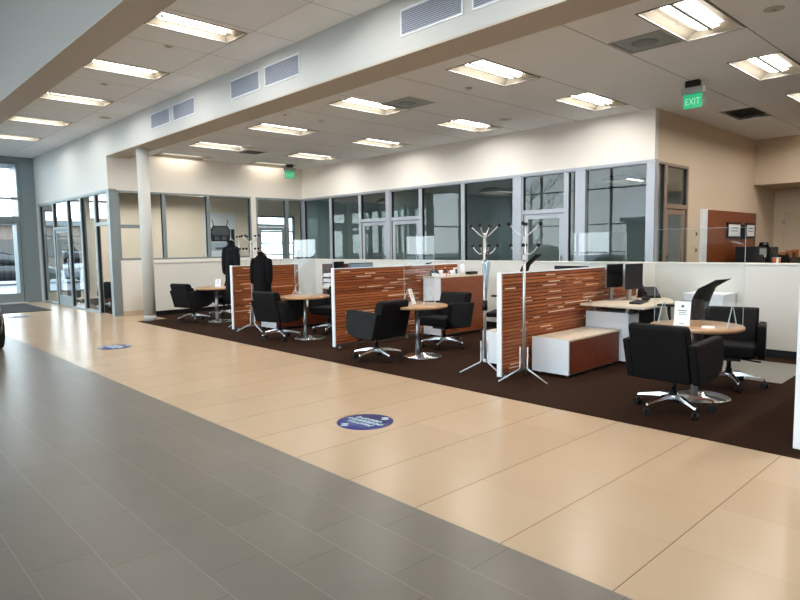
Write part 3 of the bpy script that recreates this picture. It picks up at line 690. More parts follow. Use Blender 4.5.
def desk(loc, label, ped=True, rz=0, square=False):
    t = thing('office_desk', label, 'desk', loc, rz, 'white office desks')   # local origin: back left corner on the floor, extends +x and -y
    pts = [(0, 0), (0, -.84)] + [(.72 + .25 * math.sin(R(a)), -.72 - .13 * math.cos(R(a))) for a in range(0, 46, 15)] + [(1.22, -.66), (1.45, -.50), (1.62, -.30), (1.66, 0)]
    if square: pts = [(0, 0), (0, -.96), (1.66, -.96), (1.66, 0)]
    MB().prism(pts, .72, .745, 'z').build('desktop', LTOP, t, bevel=.003)
    MB().prism([(p * .995 + .004, q * .985 - .004) for p, q in pts], .712, .72, 'z').build('top_edging', STEEL, t)
    if ped:
        b = MB(); b.box(.20, .22, -.55, .03, .03, .635); b.box(.22, .48, -.55, -.53, .03, .635); b.box(.22, .48, -.55, -.01, .615, .635); b.box(.46, .48, -.53, -.01, .03, .615)
        b.build('pedestal', LAM, t, bevel=.002)
        for y in (-.5, -.06):
            MB().box(.26, .29, y - .015, y + .015, .635, .712).build('riser', STEEL, t)
        for y in (-.5, -.06):
            MB().cyl(.3, y, 0, .03, .018, 10).build('foot', STEEL, t)
    MB().box(.75, 1.55, -.03, -.012, .25, .70).build('modesty_panel', VENTB, t)
    MB().box(1.52, 1.56, -.36, -.06, .0, .712).build('leg_panel', STEEL, t)
    if not ped: MB().box(.10, .14, -.70, -.06, .0, .712).build('leg_panel', BLACK, t)
    return t
desk((7.04, 4.10, .006), 'white desk with two dark monitors and a telephone, against the coat rack screen')
desk((7.15, 5.20, .006), 'white desk hidden behind the coat rack screen, only screen tops showing', False, 0, True)
desk((6.98, 9.58, .006), 'white desk with black leg beside the dark drawer cabinet', False)

def tall_cabinet(x0, x1, y0, y1, h, label):
    w, d = x1 - x0, y1 - y0
    t = thing('tall_cabinet', label, 'cabinet', (x0, y0, .006))
    MB().box(0, w, 0.018, d, .035, h - .022).build('carcass', LAM, t, bevel=.002)
    MB().box(-.01, w, -.004, d, h - .022, h).build('top', LTOP, t, bevel=.002)
    MB().box(.022, w - .03, 0, .018, .05, h - .024).build('front_panel', VENEER2, t)
    MB().box(w - .028, w, -.004, .018, .035, h - .022).build('edge_strip', VENEER, t)
    MB().box(.02, w, -.006, .018, .03, .05).build('bottom_trim', STEEL, t)
    for x in (.07, w - .07):
        for y in (.05, d - .05): MB().cyl(x, y, 0, .036, .018, 12).build('foot', STEEL, t)
tall_cabinet(7.33, 8.49, 6.78, 7.18, 1.0, 'tall cabinet with white end and warm brown front, small items along its top')
t = thing('drawer_cabinet', 'dark wood drawer cabinet with small knobs behind the clear table shield', 'cabinet', (7.40, 9.62, .006))
MB().box(.018, .45, 0, .48, 0.03, 1.17).build('carcass', DARKWOOD, t, bevel=.002)
for i in range(4):
    z = .06 + i * .28
    d = MB().box(0, .018, .01, .47, z, z + .27).build('drawer', DARKWOOD, t, bevel=.002)
    MB().ball((-.018, .24, z + .16), .018).cone((0, .24, z + .16), (-.012, .24, z + .16), .006, .006, 8).build('knob', CHROME, d)
MB().box(.03, .44, .02, .46, 0, .03).build('plinth', BLACK, t)
t = thing('side_cabinet', 'low white cabinet against the half wall behind the task chair', 'cabinet', (8.43, 2.86, .006))
MB().box(0, .44, 0, .50, .04, .80).build('carcass', LAM, t, bevel=.003)
MB().box(-.01, .45, -.01, .51, .80, .825).build('top', LAM, t, bevel=.003)
for i in range(2): MB().box(-.016, 0, .01 + i * .245, .245 + i * .245, .06, .79).build('door', LAM, t, bevel=.002)
MB().box(.02, .42, .02, .48, 0, .04).build('plinth', BLACK, t)

# ------------------------------------------------------------------ desk things
def monitor(loc, rz, label, w=.50, h=.31, top=1.25, base=.751, scr=SCREEN, lean=.10):
    t = thing('monitor', label, 'monitor', (loc[0], loc[1], base), rz, 'desk monitors')   # local: screen faces -y
    zt = top - base; zb = zt - h
    MB().box(-w / 2, w / 2, -.012, .022, zb, zt).build('casing', BLACK, t, bevel=.006)
    MB().box(-w / 2 + .014, w / 2 - .014, -.0135, -.011, zb + .02, zt - .014).build('screen', scr, t)
    MB().box(-w / 2 - .004, -w / 2, -.012, .018, zb, zt).build('side_trim', STEEL, t)
    MB().prism([(.05, .012), (.022, zb + h * .6), (.042, zb + h * .6), (.08, .012)], -.03, .03, 'x').build('stand', STEEL, t)
    MB().box(-.085, .085, -.03, .12, 0, .012).build('foot', STEEL, t, bevel=.004)
    return t
monitor((7.70, 3.975), -10, 'black monitor partly behind its twin, the one closer to the slatted screen', w=.36, top=1.235)
monitor((7.87, 3.80), -8, 'black monitor beside the telephone, overlapping its twin on the desk', w=.40, h=.34, top=1.235)
monitor((8.2, 4.93), -90, 'black monitor showing only its upper edge over the coat rack screen', w=.56, h=.30, top=1.18)
monitor((7.05, 9.10), 12, 'dark monitor showing above the white post of the middle screen', w=.30, h=.30, top=1.24)
monitor((7.55, 9.05), -8, 'pale blue-grey monitor face showing over the middle screen', w=.52, h=.30, top=1.205, scr=SCREENB)
def keyboard(loc, rz, label):
    t = thing('keyboard', label, 'keyboard', loc, rz)
    MB().prism([(-.07, 0), (.07, 0), (.07, .022), (-.07, .012)], -.21, .21, 'x').build('body', BLACK, t, bevel=.003)
    k = MB()
    for i in range(5):
        for j in range(15):
            y = -.055 + i * .026; k.box(-.2 + j * .0268, -.2 + j * .0268 + .022, y, y + .02, .014 + (i * .0018), .019 + i * .0018)
    k.build('keys', VENTB, t)
keyboard((7.52, 3.55, .751), 12, 'black keyboard on the desk under the two monitors')
t = thing('computer_mouse', 'black computer mouse beside the keyboard on the desk', 'mouse', (7.86, 3.62, .751), 20)
MB().ball((0, 0, .0265), .035, 14, sc=(.9, 1.6, .75)).build('shell', BLACK, t); MB().box(-.003, .003, .015, .04, .044, .052).build('scroll_wheel', VENTM, t)
def phone(loc, rz, label, sc=1):
    t = thing('desk_telephone', label, 'telephone', loc, rz)
    MB().prism([(-.10, 0), (.10, 0), (.10, .05), (.07, .15), (.04, .15), (-.10, .035)], -.12, .12, 'x').build('body', BLACK, t, bevel=.006)
    MB().prism([(-.085, .046), (.05, .152), (.052, .149), (-.083, .043)], .0, .09, 'x').build('key_pad', VENTM, t)
    MB().prism([(-.03, .092), (.045, .152), (.047, .149), (-.028, .089)], -.02, .085, 'x').build('display', PAPER, t)
    MB().tube([(-.085, -.09, .055), (-.085, -.075, .085), (-.085, .03, .165), (-.085, .055, .165)], .018, 10, rs=[.026, .018, .018, .026]).build('handset', BLACK, t)
    MB().tube([(-.1, -.09, .05), (-.15, -.11, .012), (-.17, 0, .008), (-.13, .09, .01), (-.10, .08, .02)], .004, 6).build('cord', BLACK, t)
phone((8.34, 3.80, .751), -40, 'black desk telephone with a handset on the desk by the half wall')
t = thing('drinking_glass', 'small clear tumbler on the desk edge by the slatted screen', 'glass', (7.06, 3.98, .751))
MB().lathe([(.028, 0), (.034, .075), (.031, .075), (.026, .006), (0, .006), (0, 0)], n=20).build('body', ACRYL, t)

def task_chair(loc, rz, label, seat=.52, arm=.78, top=1.08):
    t = thing('task_chair', label, 'chair', loc, rz, 'black task chairs')   # local: faces +x
    MB().box(-.24, .26, -.25, .25, seat - .07, seat).build('seat', DKFAB, t, bevel=.03, seg=4)
    b = MB(); rings = []
    for i in range(11):
        a = i / 10; z = seat + .02 + a * (top - seat - .02); x = -.22 - .16 * a + .09 * math.sin(a * math.pi) * .6 - (.12 * max(0, a - .8) / .2)
        w = .175 + .035 * math.sin(a * math.pi)
        th = .035 if a < .85 else .022
        rings.append([Vector((x - th * .5 - .035 * (1 - (s / 4) ** 2) + .035, w * s / 4, z)) for s in range(-4, 5)] + [Vector((x + th * .5 - .035 * (1 - (s / 4) ** 2) + .035, w * s / 4, z)) for s in range(4, -5, -1)])
    b.loft(rings); b.build('backrest', DKFAB, t)
    MB().tube([(-.05, 0, seat - .08), (-.24, 0, seat - .05), (-.30, 0, seat + .12), (-.29, 0, seat + .22)], .028, 10).build('back_support', BLACK, t)
    for s in (-1, 1):
        a = MB().box(-.10, .16, s * .27 - .045, s * .27 + .045, arm - .025, arm).build('armrest', BLACK, t, bevel=.01, seg=3)
        MB().tube([(.02, s * .20, seat - .06), (.02, s * .275, seat - .03), (.03, s * .275, arm - .02)], .02, 8).build('armrest_post', BLACK, a)
    MB().cyl(0, 0, .10, seat - .06, .03, 14).build('gas_column', BLACK, t)
    for k in range(5):
        an = R(72 * k); c, s = math.cos(an), math.sin(an)
        lg = MB().tube([(0, 0, .13), (c * .16, s * .16, .115), (c * .31, s * .31, .085)], .02, 8, rs=[.03, .024, .014]).build('leg', BLACK, t)
        MB().cone((c * .31 - s * .022, s * .31 + c * .022, .03), (c * .31 + s * .022, s * .31 - c * .022, .03), .03, .03, 12).cyl(c * .31, s * .31, .03, .09, .008, 8).build('caster', BLACK, lg)
task_chair((7.50, 3.00, .006), 86, 'black curved-back task chair at the desk with the two monitors')
task_chair((7.38, 5.50, .006), 113, 'black task chair showing only its back over the coat rack screen', top=1.36)
task_chair((7.90, 8.20, .006), 120, 'black task chair showing only its upper back over the middle screen', top=1.20)

# clear floor mat
tag(MB().prism([(7.30, 1.88), (8.15, 1.90), (8.55, 2.0), (8.55, 3.05), (7.30, 3.05)], .006, .010, 'z').build('floor_mat', CMAT, bevel=.001), 'translucent grey plastic chair mat on the brown carpet by the half wall', 'floor mat')
tag(MB().box(1.4, 4.30, 17.48, 20.35, 0, .012).build('entrance_mat', RUBBER, bevel=.003), 'black entrance mat on the pale tiles before the glass doors', 'mat')

# ------------------------------------------------------------------ clear shields
def shield(loc, w, label, rz=0, h=.92, marks=False):
    t = thing('clear_shield', label, 'screen', loc, rz, 'clear shields on tables')    # local: pane in the yz plane
    MB().box(-.003, .003, -w / 2, w / 2, .0, h).build('panel', ACRYL, t)
    e = .0032; s = .0022
    MB().box(-e, e, -w / 2 - s, -w / 2, 0, h).box(-e, e, w / 2, w / 2 + s, 0, h).box(-e, e, -w / 2 - s, w / 2 + s, h, h + s).build('edge_trim', ACEDGE, t)
    for y in (-w / 2 + .09, w / 2 - .09):
        MB().prism([(-.13, 0), (.13, 0), (.012, .20), (.008, .20), (.11, .008), (-.11, .008), (-.008, .20), (-.012, .20)], y - .003, y + .003, 'y').build('foot', ACEDGE, t)
shield((6.13, 2.32, ZTB), .82, 'clear acrylic shield on the table with the standing notice')
shield((6.04, 6.00, ZTB), .58, 'clear acrylic shield on the table with the leaning white card')
shield((5.88, 8.50, ZTB), .60, 'clear acrylic shield on the table beside the black coat')
shield((8.62, 4.71, .751), .86, 'clear acrylic shield standing behind the coat rack screen')

# standing notices
def notice(loc, rz, label, w=.13, h=.21, lean=10):
    t = thing('table_notice', label, 'notice', loc, rz, 'white table cards')    # local: faces -x
    M = Matrix.Rotation(R(lean), 4, 'Y')
    MB().obox(M @ Matrix.Translation((0, 0, h / 2)), .003, w, h).build('card', PAPER, t)
    b = MB()
    for y, z, sy, sz in ((0, .80, .16, .10), (0, .62, .5, .03), (0, .54, .4, .02), (0, .10, .3, .02)): b.obox(M @ Matrix.Translation((-.0022, y * w, z * h)), .001, sy * w, sz * h)
    b.build('print', INK, t)
    MB().obox(M @ Matrix.Translation((-.0022, 0, .46 * h)), .001, .55 * w, .015 * h).build('blue_line', INKB, t)
    MB().obox(Matrix.Translation((.03, 0, .002)), .07, w * .9, .004).build('holder_foot', ACEDGE, t)
notice((5.93, 2.38, ZTB), 8, 'white printed notice standing on the round table closest to the hall', .145, .235)
notice((5.88, 5.93, ZTB), 116, 'white card leaning on the table with the dotted chair', .14, .22, 18)
notice((5.98, 11.78, ZTB), 35, 'small white card standing on the farthest round table', .12, .17)
t = MB().obox(Matrix.Translation((5.99, 2.16, ZTB + .002)) @ Matrix.Rotation(R(20), 4, 'Z'), .16, .11, .003).build('paper_sheet', PAPER)
tag(t, 'loose white paper lying on the round table by the notice', 'paper')

# things along the tall brown cabinet
ZC = 1.006
t = thing('photo_frame', 'white framed picture standing on the tall brown cabinet', 'picture frame', (7.88, 6.92, ZC), 20)
MB().prism([(-.004, 0), (.012, 0), (.03, .13), (.016, .13)], -.09, .09, 'x').build('frame', LAM, t, bevel=.002)
MB().prism([(-.0045, .022), (-.001, .022), (.011, .108), (.0075, .108)], -.05, .05, 'x').build('picture', INK, t)
t = thing('box_camera', 'black boxy camera-like item at the pale end of the tall cabinet', 'camera', (7.48, 7.07, ZC), 10)
MB().box(-.07, .07, -.035, .035, 0, .09).box(-.03, .03, -.02, .03, .09, .115).build('body', BLACK, t, bevel=.008); MB().cone((0, -.035, .045), (0, -.08, .045), .034, .03, 18).build('lens', VENTB, t)
for x, y, h, m, lab, nm, ct in ((7.585, 6.87, .05, ORANGE, 'small tan packet beside the camera on the tall cabinet', 'packet', 'packet'), (7.76, 7.07, .12, VENTB, 'slim dark bottle on the tall cabinet behind the white cups', 'bottle', 'bottle')):
    t = thing(nm, lab, ct, (x, y, ZC))
    if nm == 'bottle': MB().lathe([(0, 0), (.022, 0), (.022, .08), (.010, .10), (.010, .12), (0, .12)], n=16).build('body', m, t); MB().cyl(0, 0, .12, .135, .011, 12).build('lid', PAPER, t)
    else: MB().box(-.04, .04, -.025, .025, 0, h).build('carton', m, t, bevel=.003); MB().box(-.03, .03, -.026, -.025, .012, .035).build('sleeve', PAPER, t)
def cup(loc, label, h=.09):
    t = thing('cup', label, 'cup', loc, rnd.uniform(0, 360), 'white cups on the tall cabinet')
    MB().lathe([(.028, 0), (.038, h), (.034, h), (.026, .006), (0, .006), (0, 0)], n=20).build('body', LAM, t)
    MB().tube([(.033, 0, h * .8), (.06, 0, h * .75), (.062, 0, h * .4), (.032, 0, h * .25)], .005, 8).build('handle', LAM, t)
cup((7.71, 6.87, ZC), 'white cup closest to the picture frame on the tall cabinet'); cup((7.63, 7.06, ZC), 'white cup closest to the dark bottle on the tall cabinet')
t = thing('jug', 'white upright jug behind the black box on the tall cabinet', 'jug', (8.17, 7.04, ZC), 200)
MB().lathe([(0, 0), (.05, 0), (.055, .05), (.045, .13), (.042, .16), (.038, .165), (0, .165)], n=24).build('body', LAM, t)
MB().tube([(.045, 0, .14), (.085, 0, .13), (.085, 0, .06), (.05, 0, .04)], .008, 8).build('handle', LAM, t); MB().ball((0, 0, .17), .03, sc=(1, 1, .4)).build('lid', LAM, t)
t = thing('card_box', 'flat black box on the tall cabinet beside the white jug', 'box', (8.25, 6.90, ZC), 8)
MB().box(-.10, .10, -.06, .06, 0, .035).build('base', BLACK, t, bevel=.003); MB().box(-.102, .102, -.062, .062, .035, .05).build('lid', BLACK, t, bevel=.003)
t = thing('document_tray', 'white paper tray at the pale end of the tall cabinet', 'tray', (7.44, 6.90, ZC), 0)
MB().box(-.09, .06, -.08, .10, 0, .006).box(-.09, -.086, -.08, .10, .006, .05).box(-.09, .06, .096, .10, .006, .05).box(-.09, .06, -.08, -.076, .006, .05).build('body', LAM, t); MB().box(-.08, .05, -.07, .09, .007, .03).build('paper_stack', PAPER, t)
# things by the far desk
t = thing('paper_tray', 'white stacked paper tray on the far desk seen through the table shield', 'tray', (7.12, 9.45, .751), 0)
MB().box(-.12, .16, -.10, .10, 0, .02).box(-.12, .16, -.10, .10, .10, .11).box(-.12, .16, -.10, .10, .20, .21).box(.15, .16, -.10, .10, 0, .30).build('shelf_frame', LAM, t)
for z in (.02, .11, .21): MB().box(-.10, .14, -.09, .09, z, z + .05).build('paper_stack', PAPER, t)
cup((6.45, 9.85, .408), 'white cup on the low cabinet near the black coat'); 
t = thing('tissue_box', 'small white printed box on the low cabinet near the black coat', 'box', (6.72, 9.85, .408), 10)
MB().box(-.11, .11, -.06, .06, 0, .09).build('carton', PAPER, t, bevel=.003); MB().cyl(0, 0, .09, .092, .03, 16).build('opening', INK, t); MB().box(-.05, .05, -.0605, -.06, .02, .07).build('print', INK, t)
t = thing('potted_plant', 'small dark potted plant on the half wall behind the table shield', 'plant', (8.96, 13.2, 1.225))
# placed on the half wall ledge
MB().lathe([(0, 0), (.06, 0), (.075, .09), (0, .09)], n=18).build('pot', BLACK, t)
b = MB(); rr = random.Random(4)
for i in range(26):
    a = rr.uniform(0, 6.28); l = rr.uniform(.08, .17); e = rr.uniform(.2, 1.3)
    d = Vector((math.cos(a) * math.cos(e), math.sin(a) * math.cos(e), math.sin(e))); p = Vector((0, 0, .09)); n = Vector((-math.sin(a), math.cos(a), 0))
    m_ = p + d * l * .6; q = p + d * l + Vector((0, 0, -.02))
    b.add([p + n * .004, m_ + n * .022, q, m_ - n * .022, p - n * .004], [(0, 1, 2, 3, 4)])
b.build('foliage', PLANTM, t)

# ------------------------------------------------------------------ coat racks and coats
def coat_rack(loc, rz, label, h=1.74):
    t = thing('coat_rack', label, 'coat rack', loc, rz, 'chrome coat racks')
    MB().cyl(0, 0, .17, h - .10, .017, 16).build('pole', RACKM, t)
    for tier, (z, rr_) in enumerate(((h - .12, .17), (h - .30, .15))):
        for k in range(4):
            a = R(90 * k + 30); c, s = math.cos(a), math.sin(a)
            hk = MB().tube([(c * .015, s * .015, z - .03), (c * .06, s * .06, z - (.0 if tier == 0 else .045)), (c * rr_ * .7, s * rr_ * .7, z + (.055 if tier == 0 else -.01)), (c * rr_, s * rr_, z + (.10 if tier == 0 else .05))], .006, 8).build('hook', RACKM, t)
            MB().ball((c * rr_, s * rr_, z + (.105 if tier == 0 else .055)), .022, 10).build('hook_knob', BLACK, hk)
    MB().cyl(0, 0, h - .42, h - .405, .03, 16).build('collar', STEEL, t)
    for k in range(3):
        a = R(120 * k + 30); c, s = math.cos(a), math.sin(a)
        MB().tube([(c * .046, s * .046, .38), (c * .046, s * .046, .15), (c * .056, s * .056, .13), (c * .30, s * .30, .012)], .0085, 8).build('leg', RACKM, t)
    return t
r_a = coat_rack((5.64, 4.52, .006), -10, 'chrome coat rack with a black clamp, behind the screen end post')
MB().cyl(0, 0, .74, .86, .032, 14).build('clamp', BLACK, r_a)
r_b = coat_rack((5.60, 3.94, .006), 0, 'empty chrome coat rack before the slatted screen and white box cabinet')
r_c = coat_rack((5.92, 10.75, .006), 40, 'chrome coat rack holding the grey coat beside the farthest screen')
r_d = coat_rack((5.68, 9.88, .006), 0, 'chrome coat rack holding the black coat on a wooden hanger')
# folded umbrella held by the clamp of the first rack
t = thing('folded_umbrella', 'clear folded umbrella hanging from the clamped chrome coat rack', 'umbrella', (5.60, 4.47, .87), 0)
MB().lathe([(0, 0), (.008, .02), (.05, .42), (.055, .44), (.02, .46), (0, .47)], n=14).build('canopy', glass('clear_vinyl', (.75, .85, .92, 1), 1.6), t)
MB().cyl(0, 0, .0, .50, .005, 8).build('shaft', CHROME, t); MB().tube([(0, 0, .5), (0, 0, .53), (.02, 0, .56), (.045, 0, .55), (.05, 0, .53)], .006, 8).build('handle', BLACK, t)

def coat(name, loc, rz, label, W, Hh, m, hanger, open_=.0, depth=.13, seed=1):
    """hanging garment, origin at the hook point above the collar; hangs down"""
    t = thing(name, label, 'coat', loc, rz)
    rr = random.Random(seed); rings = []; n = 28
    prof = [(.0, .16), (.03, .30), (.07, .66), (.12, .90), (.2, .97), (.4, .94), (.6, .97), (.8, 1.0), (.97, 1.03), (1.0, 1.0)]
    for z, w in prof:
        ring = []
        for k in range(n):
            a = 2 * math.pi * k / n
            fold = 1 + (.10 * math.sin(5 * a + seed) + .06 * math.sin(9 * a + 2 * seed)) * min(1, z * 1.6)
            ring.append(Vector((math.cos(a) * depth * (.55 + .45 * min(1, z * 2)) * fold, math.sin(a) * W / 2 * w * (1 + .02 * math.sin(7 * a)), -.08 - z * Hh)))
        rings.append(ring)
    MB().loft(rings).build('body', m, t, sub=1)
    for s in (-1, 1):
        pts = [(0, s * W * .40, -.08 - Hh * .09), (-.02, s * W * .50, -.08 - Hh * .22), (-.03, s * W * .53, -.08 - Hh * .45), (-.03, s * W * .53, -.08 - Hh * .66)]
        MB().tube(pts, .06, 12, rs=[.065, .068, .060, .052]).build('sleeve', m, t, sub=1)
    MB().tube([(.03, -.08, -.10), (-.05, -.05, -.075), (-.065, 0, -.07), (-.05, .05, -.075), (.03, .08, -.10)], .02, 8).build('collar', m, t, sub=1)
    if hanger:
        hg = thing('coat_hanger', 'orange wooden hanger in the neck of the black coat', 'hanger', loc, rz)
        MB().tube([(0, -W * .30, -.17), (0, -.05, -.10), (0, 0, -.05), (0, .05, -.10), (0, W * .30, -.17)], .016, 10, rs=[.010, .016, .034, .016, .010]).build('shoulder_bar', HANGERW, hg)
        MB().tube([(0, 0, -.05), (0, 0, .0), (.015, 0, .025), (.035, 0, .015), (.035, 0, 0)], .004, 8).build('hook', CHROME, hg)
    return t
coat('coat', (5.74, 9.62, 1.50), 20, 'long black coat on a wooden hanger beside the farthest slatted screen', .35, .86, COATF, True, seed=2)
coat('coat', (5.82, 10.86, 1.72), 30, 'dark grey coat bunched on a rack beyond the farthest screen', .26, .98, COATG, False, depth=.12, seed=5)
# coat rack in the corner office
dup(r_b, (5.55, 20.0, .006), 20, 'chrome coat rack seen through glass inside the corner office')
coat('coat', (5.50, 19.85, 1.75), 30, 'long dark coat hanging behind glass in the corner office', .42, 1.55, COATG, False, seed=9)

# ------------------------------------------------------------------ floor decals
def decal(loc, rz, label):
    t = thing('floor_decal', label, 'floor sticker', loc, rz, 'round blue floor stickers')
    MB().lathe([(0, 0), (.245, 0), (.245, .0012), (0, .0012)], n=48).build('disc', BLUE, t)
    b = MB(); rr = random.Random(5)
    for row, (y, x0, x1) in enumerate(((.06, -.15, .14), (-.005, -.19, .19), (-.07, -.13, .15))):
        pts = []; x = x0; i = 0
        while x < x1:
            pts.append((x + rr.uniform(-.008, .008), y + (.022 if i % 2 else -.018) * rr.uniform(.5, 1.2), .0018)); x += .014; i += 1
        b.tube(pts, .0062, 4)
    b.build('script_line', DECW, t)
    for (x, y, a) in ((.075, .175, 40), (-.075, -.175, 220)):
        f_ = MB()
        for o in (-.022, .022):
            f_.lathe([(0, 0), (.017, 0), (.017, .0012), (0, .0012)], 0, 0, 14)
            k = len(f_.v) - 14 * 4
            for j in range(k, len(f_.v)):
                v = Vector(f_.v[j]); v = Matrix.Rotation(R(a), 4, 'Z') @ Vector((v.x * 2.0, v.y + o, v.z)); f_.v[j] = (v.x + x, v.y + y, v.z + .0012)
        f_.build('footprints', DECW, t)
decal((3.35, 4.00, 0), -84, 'round blue floor sticker with pale script, closest on the beige tiles')
decal((3.30, 9.99, 0), -84, 'round blue floor sticker on the beige tiles level with the far screens')
decal((3.33, 16.4, 0), -84, 'round floor sticker near the black entrance mat')

# ------------------------------------------------------------------ poster of a car in the corner office
t = thing('poster', 'large pale framed poster of a dark car front in the corner office', 'poster', (10.75, 20.8345, 1.22))
MB().box(-.62, .62, -.02, .015, 0, 1.58).build('board', POSTERM, t, bevel=.003)
b = MB()
b.prism([(-.36, .55), (-.40, .95), (-.28, 1.12), (.28, 1.12), (.40, .95), (.36, .55)], -.026, -.02, 'y', 0)
b.prism([(-.27, 1.12), (-.33, 1.34), (-.30, 1.34), (-.24, 1.12)], -.026, -.02, 'y', 0); b.prism([(.27, 1.12), (.33, 1.34), (.30, 1.34), (.24, 1.12)], -.026, -.02, 'y', 0)
b.build('car_bonnet', PBLK, t)
MB().prism([(-.36, .90), (-.25, 1.08), (.25, 1.08), (.36, .90), (.30, .78), (-.30, .78)], -.029, -.026, 'y').build('bonnet_shine', PGREY, t)
for s in (-1, 1): MB().prism([(s * .04, .60), (s * .06, .74), (s * .24, .74), (s * .22, .60)], -.030, -.026, 'y').build('front_grille', PGREY, t)
MB().box(-.42, .42, -.026, -.02, .22, .52).build('car_bumper', mat('poster_light_blue', lin(170, 190, 204), .4), t)
MB().box(-.22, .22, -.030, -.026, .26, .34).build('bumper_slot', PGREY, t); MB().box(.42, .56, -.026, -.02, .12, 1.0).box(-.56, -.46, -.026, -.02, .12, .85).build('side_shadow_panel', PBLK, t)
bpy.data.objects['side_shadow_panel'].name = 'wheel_panel'

# ------------------------------------------------------------------ coffee corner by the tan wall
t = thing('wall_panel', 'tall red-brown wood panel on the tan wall behind the coffee counter', 'panel', (12.15, 4.55, 0))
MB().box(0.12, 3.0, -.03, -.001, 0, 2.12).build('board', VENEER2, t); MB().box(-.10, .12, -.06, -.001, 0, 2.12).build('end_post', LAM, t, bevel=.003)
for x, w, lab in ((13.72, .76, 'wider framed notice with white paper on the wood panel'), (14.70, .58, 'narrower framed notice with white paper on the wood panel')):
    t = thing('framed_notice', lab, 'framed notice', (x, 4.50, 1.58), 0, 'framed notices on the wood panel')
    MB().box(-w / 2, w / 2, -.012, .018, 0, .32).build('frame', BLACK, t, bevel=.004); MB().box(-w / 2 + .05, w / 2 - .05, -.014, -.012, .04, .28).build('sheet', PAPER, t)
    MB().box(-w / 4, w / 4, -.015, -.014, .20, .22).box(-w / 4, w / 4, -.015, -.014, .14, .155).build('print', INK, t)
t = thing('wall_speaker', 'slim black box mounted between the two framed notices', 'speaker', (14.25, 4.50, 1.56)); MB().box(-.08, .08, -.06, .018, 0, .30).build('cabinet', BLACK, t, bevel=.006); MB().cone((0, -.06, .1), (0, -.066, .1), .05, .05, 18).build('cone_cover', VENTB, t)
t = thing('coffee_counter', 'dark serving counter under the wood panel, mostly behind the half wall', 'counter', (12.6, 3.85, .006))
MB().box(0, 3.86, 0, .6, .05, .90).build('carcass', DARKWOOD, t); MB().box(-.02, 3.87, -.02, .62, .90, .94).build('worktop', BLACK, t, bevel=.004)
for i in range(6): d = MB().box(.02 + i * .638, .02 + i * .638 + .628, -.018, 0, .08, .88).build('door', DARKWOOD, t); MB().box(.30 + i * .645, .42 + i * .645, -.035, -.018, .80, .815).build('handle', STEEL, d)
ZK = .948
t = thing('coffee_machine', 'large black coffee machine on the counter under the notices', 'coffee machine', (13.55, 4.12, ZK))
MB().box(-.22, .22, -.20, .22, 0, .46).build('body', BLACK, t, bevel=.015); MB().box(-.15, .15, -.24, -.20, .30, .42).build('control_panel', VENTM, t); MB().box(-.14, .14, -.30, -.20, 0, .04).build('drip_tray', STEEL, t); MB().cyl(0, -.25, .20, .30, .03, 12).build('spout', CHROME, t)
t = thing('coffee_machine', 'second black brewer beside the large coffee machine, with stacked cups', 'coffee machine', (14.45, 4.12, ZK))
MB().box(-.30, .25, -.18, .20, 0, .44).build('body', BLACK, t, bevel=.015); MB().box(-.20, .15, -.20, -.18, .10, .30).build('cup_bay', VENTB, t); MB().cone((-.1, 0, .44), (-.1, 0, .54), .10, .08, 18).build('bean_hopper', CARG, t)
for i, x in enumerate((14.15, 14.3, 14.45)):
    t = thing('cup_stack', 'tan paper cup stack on the brewer, %s' % ('first from the large machine', 'middle one', 'last one')[i], 'cups', (x, 3.90, ZK + .0), 0, 'paper cup stacks')
    MB().cone((0, -.03, 0), (0, -.03, .22), .035, .045, 14).build('cups', ORANGE if i != 1 else PAPER, t); MB().cyl(0, -.03, .22, .226, .047, 14).build('rim', PAPER, t)
t = thing('snack_tray', 'black divided tray of orange packets at the counter end', 'tray', (15.95, 4.05, ZK))
MB().box(-.75, .55, -.20, .20, 0, .02).box(-.75, .55, -.20, -.18, .02, .20).box(-.75, .55, .18, .20, .02, .28).box(-.75, -.73, -.18, .18, .02, .26).box(.53, .55, -.18, .18, .02, .26).build('tray_body', BLACK, t)
for k, (x, h) in enumerate(((15.36, .30), (15.6, .28), (15.85, .33), (16.1, .29), (16.34, .34))):
    q = MB().obox(Matrix.Translation((x, 4.04, ZK + .021 + h / 2)) @ Matrix.Rotation(R(6 - 4 * k), 4, 'Z'), .15, .10, h).build('snack_packet', ORANGE if k % 2 == 0 else DARKWOOD, bevel=.01)
    tag(q, '%s packet standing in the counter tray, %s from the brewers' % ('orange' if k % 2 == 0 else 'dark brown', ('first', 'second', 'third', 'fourth', 'fifth')[k]), 'packet', 'packets in the counter tray')
for z, lab in ((1.60, 'upper small white and dark wall switch beside the brown door frame'), (1.30, 'lower small dark wall switch beside the brown door frame')):
    t = thing('wall_switch', lab, 'light switch', (11.88, 4.55, z), 0, 'switches on the tan wall'); MB().box(-.045, .045, -.010, -.001, 0, .12).build('plate', TAN, t, bevel=.002); MB().box(-.02, .02, -.018, -.010, .03, .09).build('rocker', BLACK, t)

